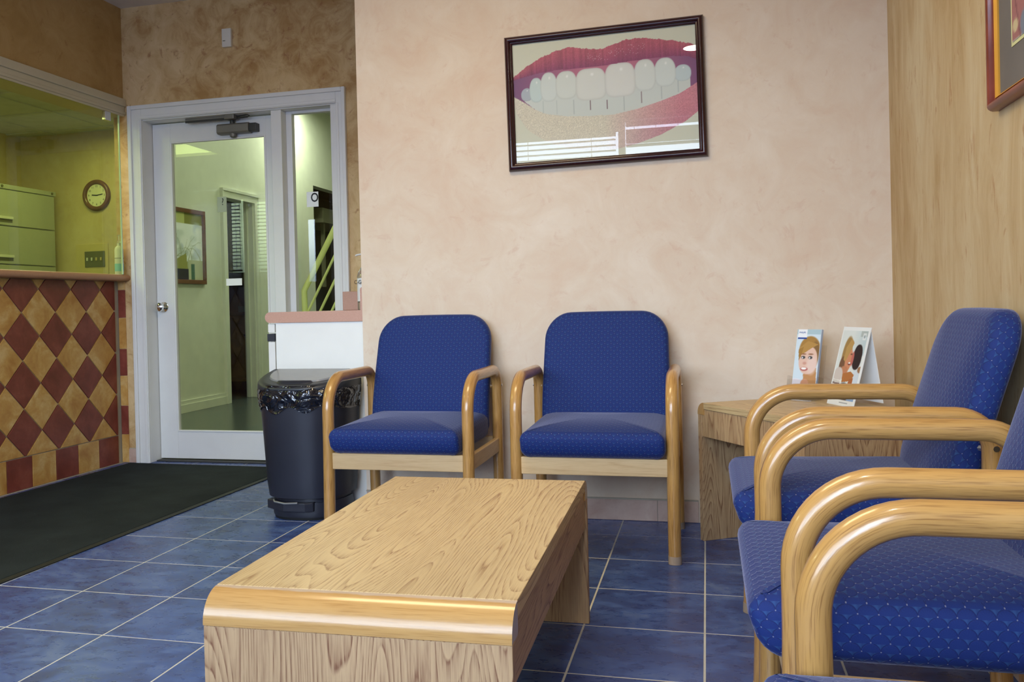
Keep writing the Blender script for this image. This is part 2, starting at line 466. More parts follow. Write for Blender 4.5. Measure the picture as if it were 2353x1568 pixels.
# ------------------------------------------------------------------ mesh builder
class MB:
    def __init__(s):
        s.v, s.f, s.uv = [], [], []

    def face(s, pts, uvs):
        i = len(s.v)
        s.v += [tuple(p) for p in pts]
        s.f.append(tuple(range(i, i + len(pts))))
        s.uv += [tuple(q) for q in uvs]

    def idx(s, ids, uvs):
        s.f.append(tuple(ids)); s.uv += [tuple(q) for q in uvs]

    def box(s, x0, x1, y0, y1, z0, z1, grain='z'):
        g = 'xyz'.index(grain)
        c = [(x, y, z) for x in (x0, x1) for y in (y0, y1) for z in (z0, z1)]
        F = [((0, 1, 3, 2), 0), ((4, 6, 7, 5), 0), ((0, 4, 5, 1), 1), ((2, 3, 7, 6), 1), ((0, 2, 6, 4), 2), ((1, 5, 7, 3), 2)]
        b = len(s.v)
        s.v += c
        for ids, ax in F:
            o = [a for a in range(3) if a != ax]
            va = g if g in o else o[1]
            ua = o[0] if o[0] != va else o[1]
            s.f.append(tuple(b + i for i in ids))
            s.uv += [(c[i][ua], c[i][va]) for i in ids]
        return s

    def prism(s, poly, ax, a0, a1):
        """extrude a 2D polygon along axis ax; uv: perimeter across, extrusion along"""
        o = [a for a in range(3) if a != ax]

        def P(q, a):
            r = [0, 0, 0]; r[o[0]], r[o[1]], r[ax] = q[0], q[1], a
            return tuple(r)
        n = len(poly)
        b = len(s.v)
        s.v += [P(q, a0) for q in poly] + [P(q, a1) for q in poly]
        per = 0
        for i in range(n):
            k = (i + 1) % n
            L = math.dist(poly[i], poly[k])
            s.idx((b + i, b + k, b + n + k, b + n + i), ((per, a0), (per + L, a0), (per + L, a1), (per, a1)))
            per += L
        s.idx([b + i for i in range(n)][::-1], [(q[0], q[1]) for q in poly][::-1])
        s.idx([b + n + i for i in range(n)], [(q[0], q[1]) for q in poly])
        return s

    def tube(s, path, r, n=14, caps=True, up=None):
        """round bar along a list of points; uv: u round, v along, metres"""
        path = [Vector(p) for p in path]
        rr = r if isinstance(r, (list, tuple)) else [r] * len(path)
        rings = []
        L = 0
        prev = None
        for i, p in enumerate(path):
            d = ((path[min(i + 1, len(path) - 1)] - path[max(i - 1, 0)])).normalized()
            if prev is None:
                a = Vector(up) if up else (Vector((1, 0, 0)) if abs(d.x) < 0.9 else Vector((0, 1, 0)))
            else:
                a = prev
            a = (a - d * a.dot(d)).normalized()
            prev = a
            b = d.cross(a)
            if i:
                L += (p - path[i - 1]).length
            rings.append(([p + (a * math.cos(2 * PI * k / n) + b * math.sin(2 * PI * k / n)) * rr[i] for k in range(n)], L))
        b0 = len(s.v)
        for pts, _ in rings:
            s.v += [tuple(q) for q in pts]
        for i in range(len(rings) - 1):
            for k in range(n):
                k2 = (k + 1) % n
                A, B = b0 + i * n, b0 + (i + 1) * n
                u0, u1 = 2 * PI * rr[i] * k / n, 2 * PI * rr[i] * (k + 1) / n
                s.idx((A + k, A + k2, B + k2, B + k), ((u0, rings[i][1]), (u1, rings[i][1]), (u1, rings[i + 1][1]), (u0, rings[i + 1][1])))
        if caps:
            for base, rev in ((b0, True), (b0 + (len(rings) - 1) * n, False)):
                ids = [base + k for k in range(n)]
                q = [(0.01 * math.cos(2 * PI * k / n), 0.01 * math.sin(2 * PI * k / n)) for k in range(n)]
                s.idx(ids[::-1] if rev else ids, q)
        return s

    def loft(s, rings, closed=True, cap0=True, cap1=True):
        """stack of point rings"""
        n = len(rings[0])
        b0 = len(s.v)
        for rg in rings:
            s.v += [tuple(q) for q in rg]
        L = 0
        m = n if closed else n - 1
        for i in range(len(rings) - 1):
            dl = math.dist(rings[i][0], rings[i + 1][0])
            per = 0
            for k in range(m):
                k2 = (k + 1) % n
                w = math.dist(rings[i][k], rings[i][k2])
                A, B = b0 + i * n, b0 + (i + 1) * n
                s.idx((A + k, A + k2, B + k2, B + k), ((per, L), (per + w, L), (per + w, L + dl), (per, L + dl)))
                per += w
            L += dl
        if cap0:
            s.idx([b0 + k for k in range(n)][::-1], [(q[0], q[1]) for q in rings[0]][::-1])
        if cap1:
            b = b0 + (len(rings) - 1) * n
            s.idx([b + k for k in range(n)], [(q[0], q[1]) for q in rings[-1]])
        return s

    def lathe(s, prof, n=24, c=(0, 0, 0)):
        return s.loft([[(c[0] + r * math.cos(2 * PI * k / n), c[1] + r * math.sin(2 * PI * k / n), c[2] + z) for k in range(n)] for r, z in prof])

    def mesh(s, name, mat, smooth=0):
        me = bpy.data.meshes.new(name)
        me.from_pydata(s.v, [], s.f)
        uv = me.uv_layers.new(name='UVMap')
        uv.data.foreach_set('uv', [x for q in s.uv for x in q])
        me.materials.append(mat)
        if smooth:
            me.shade_smooth()
            me.set_sharp_from_angle(angle=math.radians(smooth))
        me.update()
        return me

    def build(s, name, mat, parent=None, bevel=0, smooth=0, seg=2):
        me = s.mesh(name, mat, smooth)
        return link(name, me, parent, bevel, seg)


def link(name, me, parent=None, bevel=0, seg=2):
    o = bpy.data.objects.new(name, me)
    COL.objects.link(o)
    if parent:
        o.parent = parent
    if bevel:
        m = o.modifiers.new('bevel', 'BEVEL')
        m.width = bevel; m.segments = seg; m.limit_method = 'ANGLE'; m.angle_limit = 0.7
        m.harden_normals = False
    return o


def empty(name, loc=(0, 0, 0), rz=0):
    o = bpy.data.objects.new(name, None)
    o.empty_display_size = 0.1
    o.location = loc; o.rotation_euler = (0, 0, rz)
    COL.objects.link(o)
    return o


def tag(o, label=None, cat=None, group=None, kind=None):
    if label: o['label'] = label
    if cat: o['category'] = cat
    if group: o['group'] = group
    if kind: o['kind'] = kind
    return o


def thing(name, label, cat, loc=(0, 0, 0), rz=0, group=None):
    return tag(empty(name, loc, rz), label, cat, group)


def struct(name, mb, mat, parent=None, bevel=0):
    o = mb.build(name, mat, parent, bevel)
    if not parent:
        o['kind'] = 'structure'
    return o


def copy_tree(o, parent=None):
    c = o.copy()
    COL.objects.link(c)
    if parent:
        c.parent = parent
    for ch in [x for x in o.children]:
        copy_tree(ch, c)
    return c


def text_mesh(body, size, mat, name, parent, loc, rot, extrude=0.0003, sx=1.0, bold=0.0):
    cu = bpy.data.curves.new('txt', 'FONT')
    cu.body = body; cu.size = size; cu.extrude = extrude; cu.offset = bold
    cu.align_x = 'CENTER'; cu.align_y = 'CENTER'; cu.resolution_u = 3
    tmp = bpy.data.objects.new('txt', cu)
    COL.objects.link(tmp)
    bpy.context.view_layer.update()
    dg = bpy.context.evaluated_depsgraph_get()
    me = bpy.data.meshes.new_from_object(tmp.evaluated_get(dg))
    bpy.data.objects.remove(tmp)
    bpy.data.curves.remove(cu)
    me.materials.clear(); me.materials.append(mat)
    me.name = name
    o = link(name, me, parent)
    o.location = loc; o.rotation_euler = rot; o.scale = (sx, 1, 1)
    return o


def print_mesh(name, img, w, h, parent, loc=(0, 0, 0)):
    """flat printed sheet in the local XZ plane (front faces -Y); img[row from top][col] linear rgb"""
    H_, W_, _ = img.shape
    xs = np.linspace(-w / 2, w / 2, W_); zs = np.linspace(h / 2, -h / 2, H_)
    X, Z = np.meshgrid(xs, zs)
    V = np.stack([X.ravel(), np.zeros(X.size), Z.ravel()], 1)
    ii = np.arange(H_ * W_).reshape(H_, W_)
    F = np.stack([ii[1:, :-1].ravel(), ii[1:, 1:].ravel(), ii[:-1, 1:].ravel(), ii[:-1, :-1].ravel()], 1)
    me = bpy.data.meshes.new(name)
    me.from_pydata(V.tolist(), [], F.tolist())
    at = me.attributes.new('print', 'FLOAT_COLOR', 'POINT')
    rgba = np.ones((H_ * W_, 4), dtype=np.float32)
    rgba[:, :3] = img.reshape(-1, 3)
    at.data.foreach_set('color', rgba.ravel())
    me.materials.append(M_PRINT)
    o = link(name, me, parent)
    o.location = loc
    return o


def lin(rgb):
    a = np.asarray(rgb, dtype=float) / 255.0
    return np.where(a <= 0.04045, a / 12.92, ((a + 0.055) / 1.055) ** 2.4)


class Canvas:
    def __init__(s, w, h, bg):
        s.y, s.x = np.mgrid[0:1:h * 1j, 0:1:w * 1j]
        s.im = np.zeros((h, w, 3)); s.im[:] = bg

    def put(s, mask, c):
        m = np.clip(mask, 0, 1)[..., None]
        s.im = s.im * (1 - m) + np.asarray(c, float) * m

    def poly(s, pts, c, soft=None):
        x, y = s.x, s.y
        ins = np.zeros(x.shape, bool)
        n = len(pts)
        for i in range(n):
            x0, y0 = pts[i]; x1, y1 = pts[(i + 1) % n]
            if y0 == y1:
                continue
            cnd = (y0 <= y) != (y1 <= y)
            ins ^= cnd & (x < (x1 - x0) * (y - y0) / (y1 - y0) + x0)
        s.put(ins * 1.0, c)
        return ins

    def ell(s, cx, cy, rx, ry, c, p=2.0, soft=0.15, rot=0.0):
        dx, dy = s.x - cx, s.y - cy
        X = dx * math.cos(rot) + dy * math.sin(rot)
        Y = -dx * math.sin(rot) + dy * math.cos(rot)
        d = (np.abs(X / rx) ** p + np.abs(Y / ry) ** p) ** (1 / p)
        s.put((1 - d) / soft + 0.5, c)

    def lin(s):
        return lin(np.clip(s.im, 0, 255))


# ================================================================== SETTING
XL, XR, YB, YD = -1.475, 2.70, 0.573, 1.55      # knee wall, right wall, picture wall, door wall
YW = -4.30                                      # window wall behind the camera
T = 0.33

fl = struct('floor', MB().box(XL - 0.1, XR + 0.1, YW, 1.70, -0.06, -0.0008), M_GROUT)
_cache = {}


def tile_piece(x0, x1, y0, y1):
    g = 0.0026
    w, d = round(x1 - x0 - 2 * g, 4), round(y1 - y0 - 2 * g, 4)
    if w < 0.01 or d < 0.01:
        return
    key = (w, d)
    if key not in _cache:
        _cache[key] = MB().box(-w / 2, w / 2, -d / 2, d / 2, -0.008, 0).mesh('tile', M_TILE)
    o = link('tile', _cache[key], fl, 0.0008, 1)
    o.location = ((x0 + x1) / 2, (y0 + y1) / 2, random.uniform(-0.0003, 0.0))


for i in range(-5, 9):
    for j in range(-13, 5):
        x0, x1, y0, y1 = max(i * T, XL), min((i + 1) * T, XR), max(j * T, YW), min((j + 1) * T, 1.70)
        if x1 <= x0 or y1 <= y0:
            continue
        if y1 > YB and x0 >= 0.51 - 1e-6:
            tile_piece(x0, x1, y0, min(y1, YB))
        elif y1 > YB and x1 > 0.51:
            tile_piece(x0, x1, y0, min(y1, YB)) if y0 < YB else None
            tile_piece(x0, 0.51, max(y0, YB), y1)
        else:
            tile_piece(x0, x1, y0, y1)

struct('ceiling', MB().box(XL - 0.1, XR + 0.1, YW - 0.1, 1.70, CEIL, CEIL + 0.08), M_CEIL)
wb = struct('wall_back', MB().box(0.51, XR + 0.1, YB, 1.70, -0.05, CEIL + 0.02), P_BACK)
wr = struct('wall_right', MB().box(XR, XR + 0.12, YW - 0.1, YB + 0.02, -0.05, CEIL + 0.02), P_RIGHT)
wd = MB()
wd.box(XL, -1.345, YD, 1.70, -0.05, CEIL + 0.02)
wd.box(-1.345, 0.03, YD, 1.70, 2.15, CEIL + 0.02)
wd.box(0.03, 0.52, YD, 1.70, -0.05, CEIL + 0.02)
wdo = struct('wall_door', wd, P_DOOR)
# left wall: tiled knee wall, header over the opening, solid part beyond the frame
wl_ = MB()
wl_.box(XL - 0.14, XL - 0.006, -1.25, 1.60, -0.05, 1.108)
wl_.box(XL - 0.14, -1.46, -1.25, 1.55, -0.05, 0.001)
wlo = struct('wall_left', wl_, M_GROUTW)
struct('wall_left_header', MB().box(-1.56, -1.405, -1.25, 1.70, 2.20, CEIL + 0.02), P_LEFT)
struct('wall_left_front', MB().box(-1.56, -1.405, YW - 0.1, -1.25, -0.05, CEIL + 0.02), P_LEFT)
tr1 = struct('trim_1', MB().box(-1.56, -1.392, -1.25, 1.548, 2.105, 2.205), M_CREAM_TRIM, bevel=0.006)
MB().box(-1.392, -1.382, -0.6, 1.548, 2.165, 2.212).build('moulding', M_CREAM_TRIM, tr1, 0.004)
MB().box(-1.392, -1.386, -0.6, 1.548, 2.118, 2.135).build('moulding', M_CREAM_TRIM, tr1, 0.002)

# window wall behind the camera with three openings
ww = MB()
ww.box(-1.56, -1.16, YW - 0.1, YW, -0.05, 2.9)
ww.box(-1.16, 1.22, YW - 0.1, YW, -0.05, 0.8); ww.box(-1.16, 1.22, YW - 0.1, YW, 2.56, 2.9)
ww.box(1.22, 1.28, YW - 0.1, YW, -0.05, 2.9)
ww.box(1.28, 2.08, YW - 0.1, YW, -0.05, 0.95); ww.box(1.28, 2.08, YW - 0.1, YW, 2.65, 2.9)
ww.box(2.08, 2.82, YW - 0.1, YW, -0.05, 2.9)
struct('wall_front', ww, P_BACK)


def blind(x0, x1, z0, z1, label, pitch=0.052, stack=None, yw=None):
    b = thing('window_blind', label, 'blind', ((x0 + x1) / 2, (YW if yw is None else yw) + 0.06, z1))
    w = (x1 - x0) / 2
    MB().box(-w, w, -0.03, 0.03, -0.045, 0.0).build('headrail', M_SLAT, b)
    m = MB()
    z = -0.08
    while z > z0 - z1 + 0.03:
        if stack:
            m.box(-w, w, -0.024, 0.024, z - 0.0015, z + 0.0015)
        else:
            m.prism([(-0.022, z - 0.004), (0.022, z + 0.001), (0.022, z + 0.004), (-0.022, z - 0.001)], 0, -w, w)
        z -= pitch if not stack else 0.006
    o = m.build('slat', M_SLAT, b); o['kind'] = 'stuff'
    for q in (-0.8, -0.27, 0.27, 0.8):
        MB().box(w * q - 0.002, w * q + 0.002, -0.026, -0.024, z0 - z1 + 0.02, -0.02).build('cord', M_SLAT, b)
    MB().box(-w, w, -0.026, 0.026, z0 - z1, z0 - z1 + 0.02).build('bottom_rail', M_SLAT, b)


blind(-1.14, 1.20, 0.82, 2.54, 'lowered slatted blind in the wide lobby window')
blind(1.30, 2.06, 2.38, 2.62, 'raised bunched blind at the top of the narrower lobby window', stack=True)
rw = MB()
YR = -2.6
rw.box(-4.3, -3.27, YR - 0.1, YR, -0.05, 2.6); rw.box(-3.06, -2.94, YR - 0.1, YR, -0.05, 2.6)
rw.box(-2.40, -2.31, YR - 0.1, YR, -0.05, 2.6); rw.box(-2.15, -1.50, YR - 0.1, YR, -0.05, 2.6)
rw.box(-3.27, -2.40, YR - 0.1, YR, -0.05, 1.35); rw.box(-3.27, -2.40, YR - 0.1, YR, 2.19, 2.6)
rw.box(-2.31, -2.15, YR - 0.1, YR, -0.05, 1.22); rw.box(-2.31, -2.15, YR - 0.1, YR, 1.92, 2.6)
struct('wall_reception_front', rw, P_RECEP)
blind(-3.26, -3.07, 1.36, 2.18, 'narrow slatted blind in the reception window', 0.04, yw=YR)
blind(-2.93, -2.41, 1.36, 2.18, 'wider slatted blind in the reception window', 0.04, yw=YR)

# reception room and corridor
struct('wall_reception_left', MB().box(-4.3, -3.98, -2.7, 3.6, -0.05, 2.6), P_RECEP)
struct('wall_reception_far', MB().box(-4.3, -2.6, 3.6, 3.72, -0.05, 2.6), P_RECEP)
struct('ceiling_reception', MB().box(-4.3, -1.50, -2.7, 3.72, 2.53, 2.62), M_CEILT)
struct('wall_reception_upper', MB().box(-1.56, -1.50, 1.70, 3.72, 2.53, 3.45), P_CORR)
struct('wall_corridor_upper', MB().box(-2.66, -1.50, 3.6, 3.72, 2.53, 3.45), P_CORR)
struct('floor_reception', MB().box(-4.3, XL - 0.1, -2.7, 3.72, -0.06, -0.002), M_CORRFLOOR)
struct('floor_corridor', MB().box(-4.9, 0.9, 1.70, 9.2, -0.06, -0.001), M_CORRFLOOR)
struct('ceiling_corridor', MB().box(-2.72, 0.9, 1.60, 9.2, 3.38, 3.46), M_CEILT)
struct('wall_corridor_near', MB().box(-1.56, 0.9, 1.62, 1.70, 2.77, 3.4), P_CORR)
struct('wall_corridor_right', MB().box(0.52, 0.9, 1.70, 9.2, -0.05, 3.4), P_CORR)
struct('wall_corridor_end', MB().box(-4.9, 0.9, 9.1, 9.2, -0.05, 3.4), P_CORR)
wc = MB()
wc.box(-2.72, -2.6, 3.72, 4.73, -0.05, 3.4)
wc.box(-2.72, -2.6, 4.73, 5.31, 2.04, 3.4)
wc.box(-2.72, -2.6, 5.31, 6.80, -0.05, 3.4)
wc.box(-2.72, -2.6, 6.80, 9.1, 2.42, 3.4)
struct('wall_corridor_left', wc, P_CORR)
struct('wall_dark_room', MB().box(-4.9, -2.72, 6.55, 6.6, -0.05, 2.6).box(-4.9, -4.8, 3.72, 9.1, -0.05, 2.6).box(-4.9, -2.72, 3.72, 3.78, -0.05, 2.6).box(-3.40, -3.34, 6.6, 9.1, -0.05, 2.6).box(-3.4, -2.72, 6.6, 9.1, -0.001, 0.004), M_DARKROOM)  # includes a dark back panel added to deepen the stair opening
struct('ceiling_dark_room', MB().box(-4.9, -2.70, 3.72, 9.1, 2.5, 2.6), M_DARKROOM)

# baseboards
bb = struct('baseboard_back', MB().box(0.512, 1.955, YB - 0.006, YB, 0.0, 0.092), M_GROUTW)
for x0, x1 in ((0.515, 0.80), (0.802, 1.13), (1.132, 1.46), (1.462, 1.79), (1.792, 1.955)):
    MB().box(x0, x1, YB - 0.011, YB - 0.0055, 0.001, 0.087).build('tile', M_BASETILE, bb, 0.001)
MB().box(0.512, 1.955, YB - 0.012, YB - 0.0055, 0.0875, 0.093).build('edge_strip', M_GROUTW, bb)
bl = struct('baseboard_door', MB().box(-1.424, -1.368, YD - 0.004, YD, 0.0, 0.09), M_GROUTW)
MB().box(-1.424, -1.368, YD - 0.010, YD - 0.0035, 0.001, 0.085).build('tile', M_BASETILE, bl, 0.001)
bc = struct('baseboard_corridor', MB().box(-2.6, -2.585, 3.60, 4.655, 0.0, 0.11).box(-2.6, -2.575, 3.60, 4.655, 0.0, 0.075), P_CORR)
struct('baseboard_right', MB().box(XR - 0.012, XR, YW, YB, 0.0, 0.09), M_BASETILE)

# corridor door casing
cs = struct('trim_2', MB().box(-2.6, -2.575, 4.65, 4.735, 0.0, 2.13), P_CORR)
MB().box(-2.6, -2.575, 5.305, 5.39, 0.0, 2.13).build('casing', P_CORR, cs)
MB().box(-2.6, -2.575, 4.735, 5.305, 2.04, 2.13).build('casing', P_CORR, cs)
MB().box(-2.575, -2.563, 4.65, 5.39, 2.105, 2.13).build('moulding', P_CORR, cs)
MB().box(-2.575, -2.566, 4.65, 4.675, 0.0, 2.105).build('moulding', P_CORR, cs)
MB().box(-2.575, -2.566, 5.365, 5.39, 0.0, 2.105).build('moulding', P_CORR, cs)
MB().box(-2.72, -2.6, 5.29, 5.31, 0.0, 2.04).build('jamb', P_CORR, cs)
MB().box(-2.70, -2.66, 5.275, 5.29, 0.0, 2.04).build('stop', P_CORR, cs)

# ------------------------------------------------------------------ tiled knee wall: diamonds and border squares
PY, PZ = 0.2505, 0.2535
Y1, ZB, ZT, Y0 = 1.513, 0.170, 1.106, -0.59


def clip(poly, ax, lim, keep_less):
    out = []
    n = len(poly)
    for i in range(n):
        a, b = poly[i], poly[(i + 1) % n]
        ia = (a[ax] <= lim) if keep_less else (a[ax] >= lim)
        ib = (b[ax] <= lim) if keep_less else (b[ax] >= lim)
        if ia:
            out.append(a)
        if ia != ib:
            k = (lim - a[ax]) / (b[ax] - a[ax])
            out.append((a[0] + k * (b[0] - a[0]), a[1] + k * (b[1] - a[1])))
    return out


def wall_piece(poly, mat):
    cy = sum(q[0] for q in poly) / len(poly); cz = sum(q[1] for q in poly) / len(poly)
    p2 = [(q[0] - cy, q[1] - cz) for q in poly]
    o = MB().prism(p2, 0, -0.008, 0.0).build('tile', mat, wlo, 0.0012, seg=1)
    o.location = (XL, cy, cz)


g = 0.004
for k in range(-12, 8):
    for m in range(-2, 10):
        if (k + m) % 2:
            continue
        cy, cz = 0.757 + k * PY / 2, 0.800 + (m - 5) * PZ / 2 + PZ / 2
        # lattice: red where m is odd relative to the red rows
        red = (m % 2 == 0)
        hy, hz = PY / 2 - g, PZ / 2 - g
        poly = [(cy - hy, cz), (cy, cz - hz), (cy + hy, cz), (cy, cz + hz)]
        for ax, lim, le in ((0, Y1, True), (0, Y0, False), (1, ZB + 0.002, False), (1, ZT, True)):
            poly = clip(poly, ax, lim, le)
            if len(poly) < 3:
                break
        if len(poly) < 3:
            continue
        ar = abs(sum(poly[i][0] * poly[(i + 1) % len(poly)][1] - poly[(i + 1) % len(poly)][0] * poly[i][1] for i in range(len(poly)))) / 2
        if ar < 4e-4:
            continue
        wall_piece(poly, M_RTILE if red else M_TTILE)
yy, red = 1.515, True
while yy > -0.55:
    a, b = yy - 0.178 + 0.002, yy - 0.002
    wall_piece([(a, 0.002), (b, 0.002), (b, 0.167), (a, 0.167)], M_RTILE if red else M_TTILE)
    yy -= 0.178; red = not red
# narrow tiled strip on the door wall beside the counter
zz = [0.002, 0.172, 0.348, 0.53, 0.695, 0.884, 1.055, 1.106]
for i in range(7):
    o = MB().box(-1.4745, -1.426, -0.006, 0.0, zz[i] + 0.0015, zz[i + 1] - 0.0015).build('tile', M_RTILE if i % 2 else M_TTILE, wdo, 0.001, seg=1)
    o.location = (0, YD, 0)

# ================================================================== DOOR with sidelight
d1 = struct('door_1', MB().box(-1.365, -1.275, 1.535, YD, 0, 2.165).box(-0.01, 0.05, 1.535, YD, 0, 2.165).box(-1.275, -0.01, 1.535, YD, 2.078, 2.165), M_WHITE, bevel=0.003)
for x0, x1, y, z0, z1 in ((-1.365, -1.340, 1.524, 0, 2.165), (-1.300, -1.280, 1.530, 0, 2.078), (0.028, 0.05, 1.524, 0, 2.165), (-0.008, 0.008, 1.530, 0, 2.078), (-1.340, 0.028, 1.524, 2.140, 2.165), (-1.28, -0.008, 1.530, 2.082, 2.100)):
    MB().box(x0, x1, y, 1.536, z0, z1).build('moulding', M_WHITE, d1, 0.004)
m = MB()
m.box(-1.345, -1.275, 1.55, 1.70, 0, 2.15); m.box(-1.275, 0.03, 1.55, 1.70, 2.072, 2.15); m.box(-0.05, 0.03, 1.55, 1.70, 0, 2.072)
m.box(-0.428, -0.362, 1.56, 1.70, 0, 2.072)
m.box(-0.362, -0.05, 1.60, 1.70, 0, 0.30)
m.build('jamb', M_WHITE, d1, 0.003)
m = MB()
m.box(-0.362, -0.325, 1.62, 1.66, 0.30, 2.072); m.box(-0.070, -0.05, 1.62, 1.66, 0.30, 2.072); m.box(-0.325, -0.07, 1.62, 1.66, 2.055, 2.072)
m.build('glazing_bead', M_WHITE, d1, 0.003)
MB().box(-0.35, -0.06, 1.662, 1.667, 0.29, 2.068).build('glass_pane', M_GLASS, d1)
# leaf
m = MB()
for a in ((-1.272, -1.150, 0.014, 2.066), (-0.508, -0.430, 0.014, 2.066)):
    m.box(a[0], a[1], 1.645, 1.685, a[2], a[3])
m.box(-1.150, -0.508, 1.645, 1.685, 0.014, 0.180); m.box(-1.150, -0.508, 1.645, 1.685, 1.950, 2.066)
leaf = m.build('door_leaf', M_WHITE, d1, 0.002)
m = MB()
m.box(-1.152, -1.140, 1.638, 1.66, 0.178, 1.952); m.box(-0.518, -0.506, 1.638, 1.66, 0.178, 1.952)
m.box(-1.140, -0.518, 1.638, 1.66, 0.178, 0.189); m.box(-1.140, -0.518, 1.638, 1.66, 1.941, 1.952)
m.build('glazing_bead', M_WHITE, leaf, 0.004)
MB().box(-1.148, -0.510, 1.662, 1.667, 0.182, 1.948).build('glass_pane', M_GLASS, leaf)
kn = MB()
n = 20
prof = [(0.0, 0.0), (0.031, 0.0), (0.031, 0.006), (0.014, 0.010), (0.011, 0.028), (0.020, 0.034), (0.0275, 0.046), (0.026, 0.060), (0.014, 0.066), (0.004, 0.067)]
kn.loft([[(-1.222 + r * math.cos(2 * PI * k / n), 1.645 - h, 0.945 + r * math.sin(2 * PI * k / n)) for k in range(n)] for r, h in prof[1:]])
kn.build('door_knob', M_CHROME, leaf, smooth=50)
MB().box(-1.274, -0.43, 1.60, 1.69, 0.0, 0.008).build('threshold', M_CLOSERD, d1)
# door closer on the head of the door
cl = MB()
pf = [(1.588, 1.975), (1.600, 1.966), (1.64, 1.966), (1.644, 1.972), (1.644, 2.024), (1.600, 2.026), (1.588, 2.016)]
cl.prism(pf, 0, -0.800, -0.592)
clo = cl.build('door_closer', M_CLOSER, d1, 0.002)
MB().box(-0.592, -0.545, 1.598, 1.645, 1.972, 2.020).build('end_cap', M_CLOSERD, clo, 0.003)
MB().lathe([(0.019, 0), (0.019, -0.018), (0.012, -0.024)], 14, (-0.705, 1.617, 1.968)).build('valve_cap', M_CLOSER, clo)
MB().lathe([(0.014, 0), (0.014, 0.03)], 14, (-0.71, 1.617, 2.024)).build('spindle', M_CLOSERD, clo)
MB().box(-1.005, -0.70, 1.585, 1.615, 2.050, 2.072).build('closer_arm', M_CLOSER, clo, 0.002)
MB().box(-1.005, -0.70, 1.584, 1.590, 2.046, 2.058).build('arm_flange', M_CLOSERD, clo, 0.001)
MB().box(-0.735, -0.67, 1.565, 1.62, 2.046, 2.076).build('arm_bracket', M_CLOSER, clo, 0.004)
MB().tube([(-0.67, 1.60, 2.064), (-0.60, 1.60, 2.070), (-0.585, 1.60, 2.062), (-0.60, 1.60, 2.056), (-0.67, 1.60, 2.054)], 0.004, 8).build('arm_rod', M_CLOSERD, clo)

# sign reflections built as cards, and a paper strip, on the glass
cd = thing('sign_reflection_card', 'reflected letter O sign on sidelight glass, built as white card', 'card', (-0.223, 1.6605, 1.555))
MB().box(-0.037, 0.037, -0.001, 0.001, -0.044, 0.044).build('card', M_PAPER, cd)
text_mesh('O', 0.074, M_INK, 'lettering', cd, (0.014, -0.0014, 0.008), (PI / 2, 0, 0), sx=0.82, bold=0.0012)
cd = thing('sign_reflection_card', 'reflected sign with cut off black mark on door glass, built as card', 'card', (-0.818, 1.6605, 1.556))
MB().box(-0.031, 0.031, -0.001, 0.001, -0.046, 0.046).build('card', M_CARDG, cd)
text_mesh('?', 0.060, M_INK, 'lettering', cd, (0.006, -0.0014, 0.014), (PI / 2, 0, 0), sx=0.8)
tag(MB().box(-0.802, -0.697, 1.6595, 1.6615, 1.064, 1.106).build('paper_label', M_PAPER), 'blank white paper strip on door glass before the dark doorway', 'paper')

# small wall box above the door
th = thing('wall_sensor', 'small off-white box high on the wall above the glazed door', 'sensor', (-0.684, YD, 2.512))
MB().box(-0.030, 0.030, -0.022, 0.0, -0.054, 0.054).build('housing', M_THERMO, th, 0.004)
MB().box(-0.022, -0.006, -0.0235, -0.021, -0.020, -0.016).build('slot', M_PLATE, th)
MB().lathe([(0.002, 0), (0.002, 0.003)], 8, (0, -0.020, 0.030)).build('screw', M_PLATE, th)

# ================================================================== reception counter and what is seen there
ct = thing('reception_countertop', 'tan bullnosed countertop on the diamond tiled half wall', 'countertop', (-1.5, 0.45, 1.108))
pts = [(-0.38, 0.0), (0.095, 0.0)] + [(0.095 + 0.019 * math.cos(a), 0.019 + 0.019 * math.sin(a)) for a in np.linspace(-PI / 2, PI / 2, 9)[1:-1]] + [(0.095, 0.038), (-0.38, 0.038)]
MB().prism(pts, 1, -1.05, 1.095).build('slab', M_COUNTER2, ct, smooth=40)

gs = thing('glass_screen', 'clear frameless glass screen standing above the reception counter', 'glass screen', (-1.397, 0.45, 1.147))
MB().box(-0.003, 0.003, -1.04, 1.038, 0.0, 0.957).build('pane', M_TGLASS, gs)
MB().box(-0.0045, 0.0045, 1.036, 1.043, 0.0, 0.957).build('polished_edge', M_GEDGE, gs)
MB().box(-0.012, 0.012, 0.905, 0.955, 0.905, 0.957).build('clip', M_STEEL, gs, 0.002)

sb = thing('lotion_bottle', 'slim white pump bottle with pale blue label on reception counter', 'bottle', (-1.432, 1.508, 1.1465))
MB().lathe([(0.024, 0), (0.026, 0.004), (0.026, 0.15), (0.022, 0.165), (0.010, 0.176), (0.010, 0.19)], 20).build('body', M_WHITE, sb, smooth=40)
MB().lathe([(0.0265, 0.02), (0.0265, 0.066)], 20).build('label', M_BLUELABEL, sb, smooth=40)
MB().lathe([(0.0264, 0.098), (0.0264, 0.101)], 20).build('printed_line', M_PLATE, sb)
MB().lathe([(0.011, 0.188), (0.011, 0.205), (0.004, 0.207), (0.004, 0.232), (0.009, 0.233), (0.009, 0.242)], 14).build('pump', M_CLEAR, sb, smooth=40)

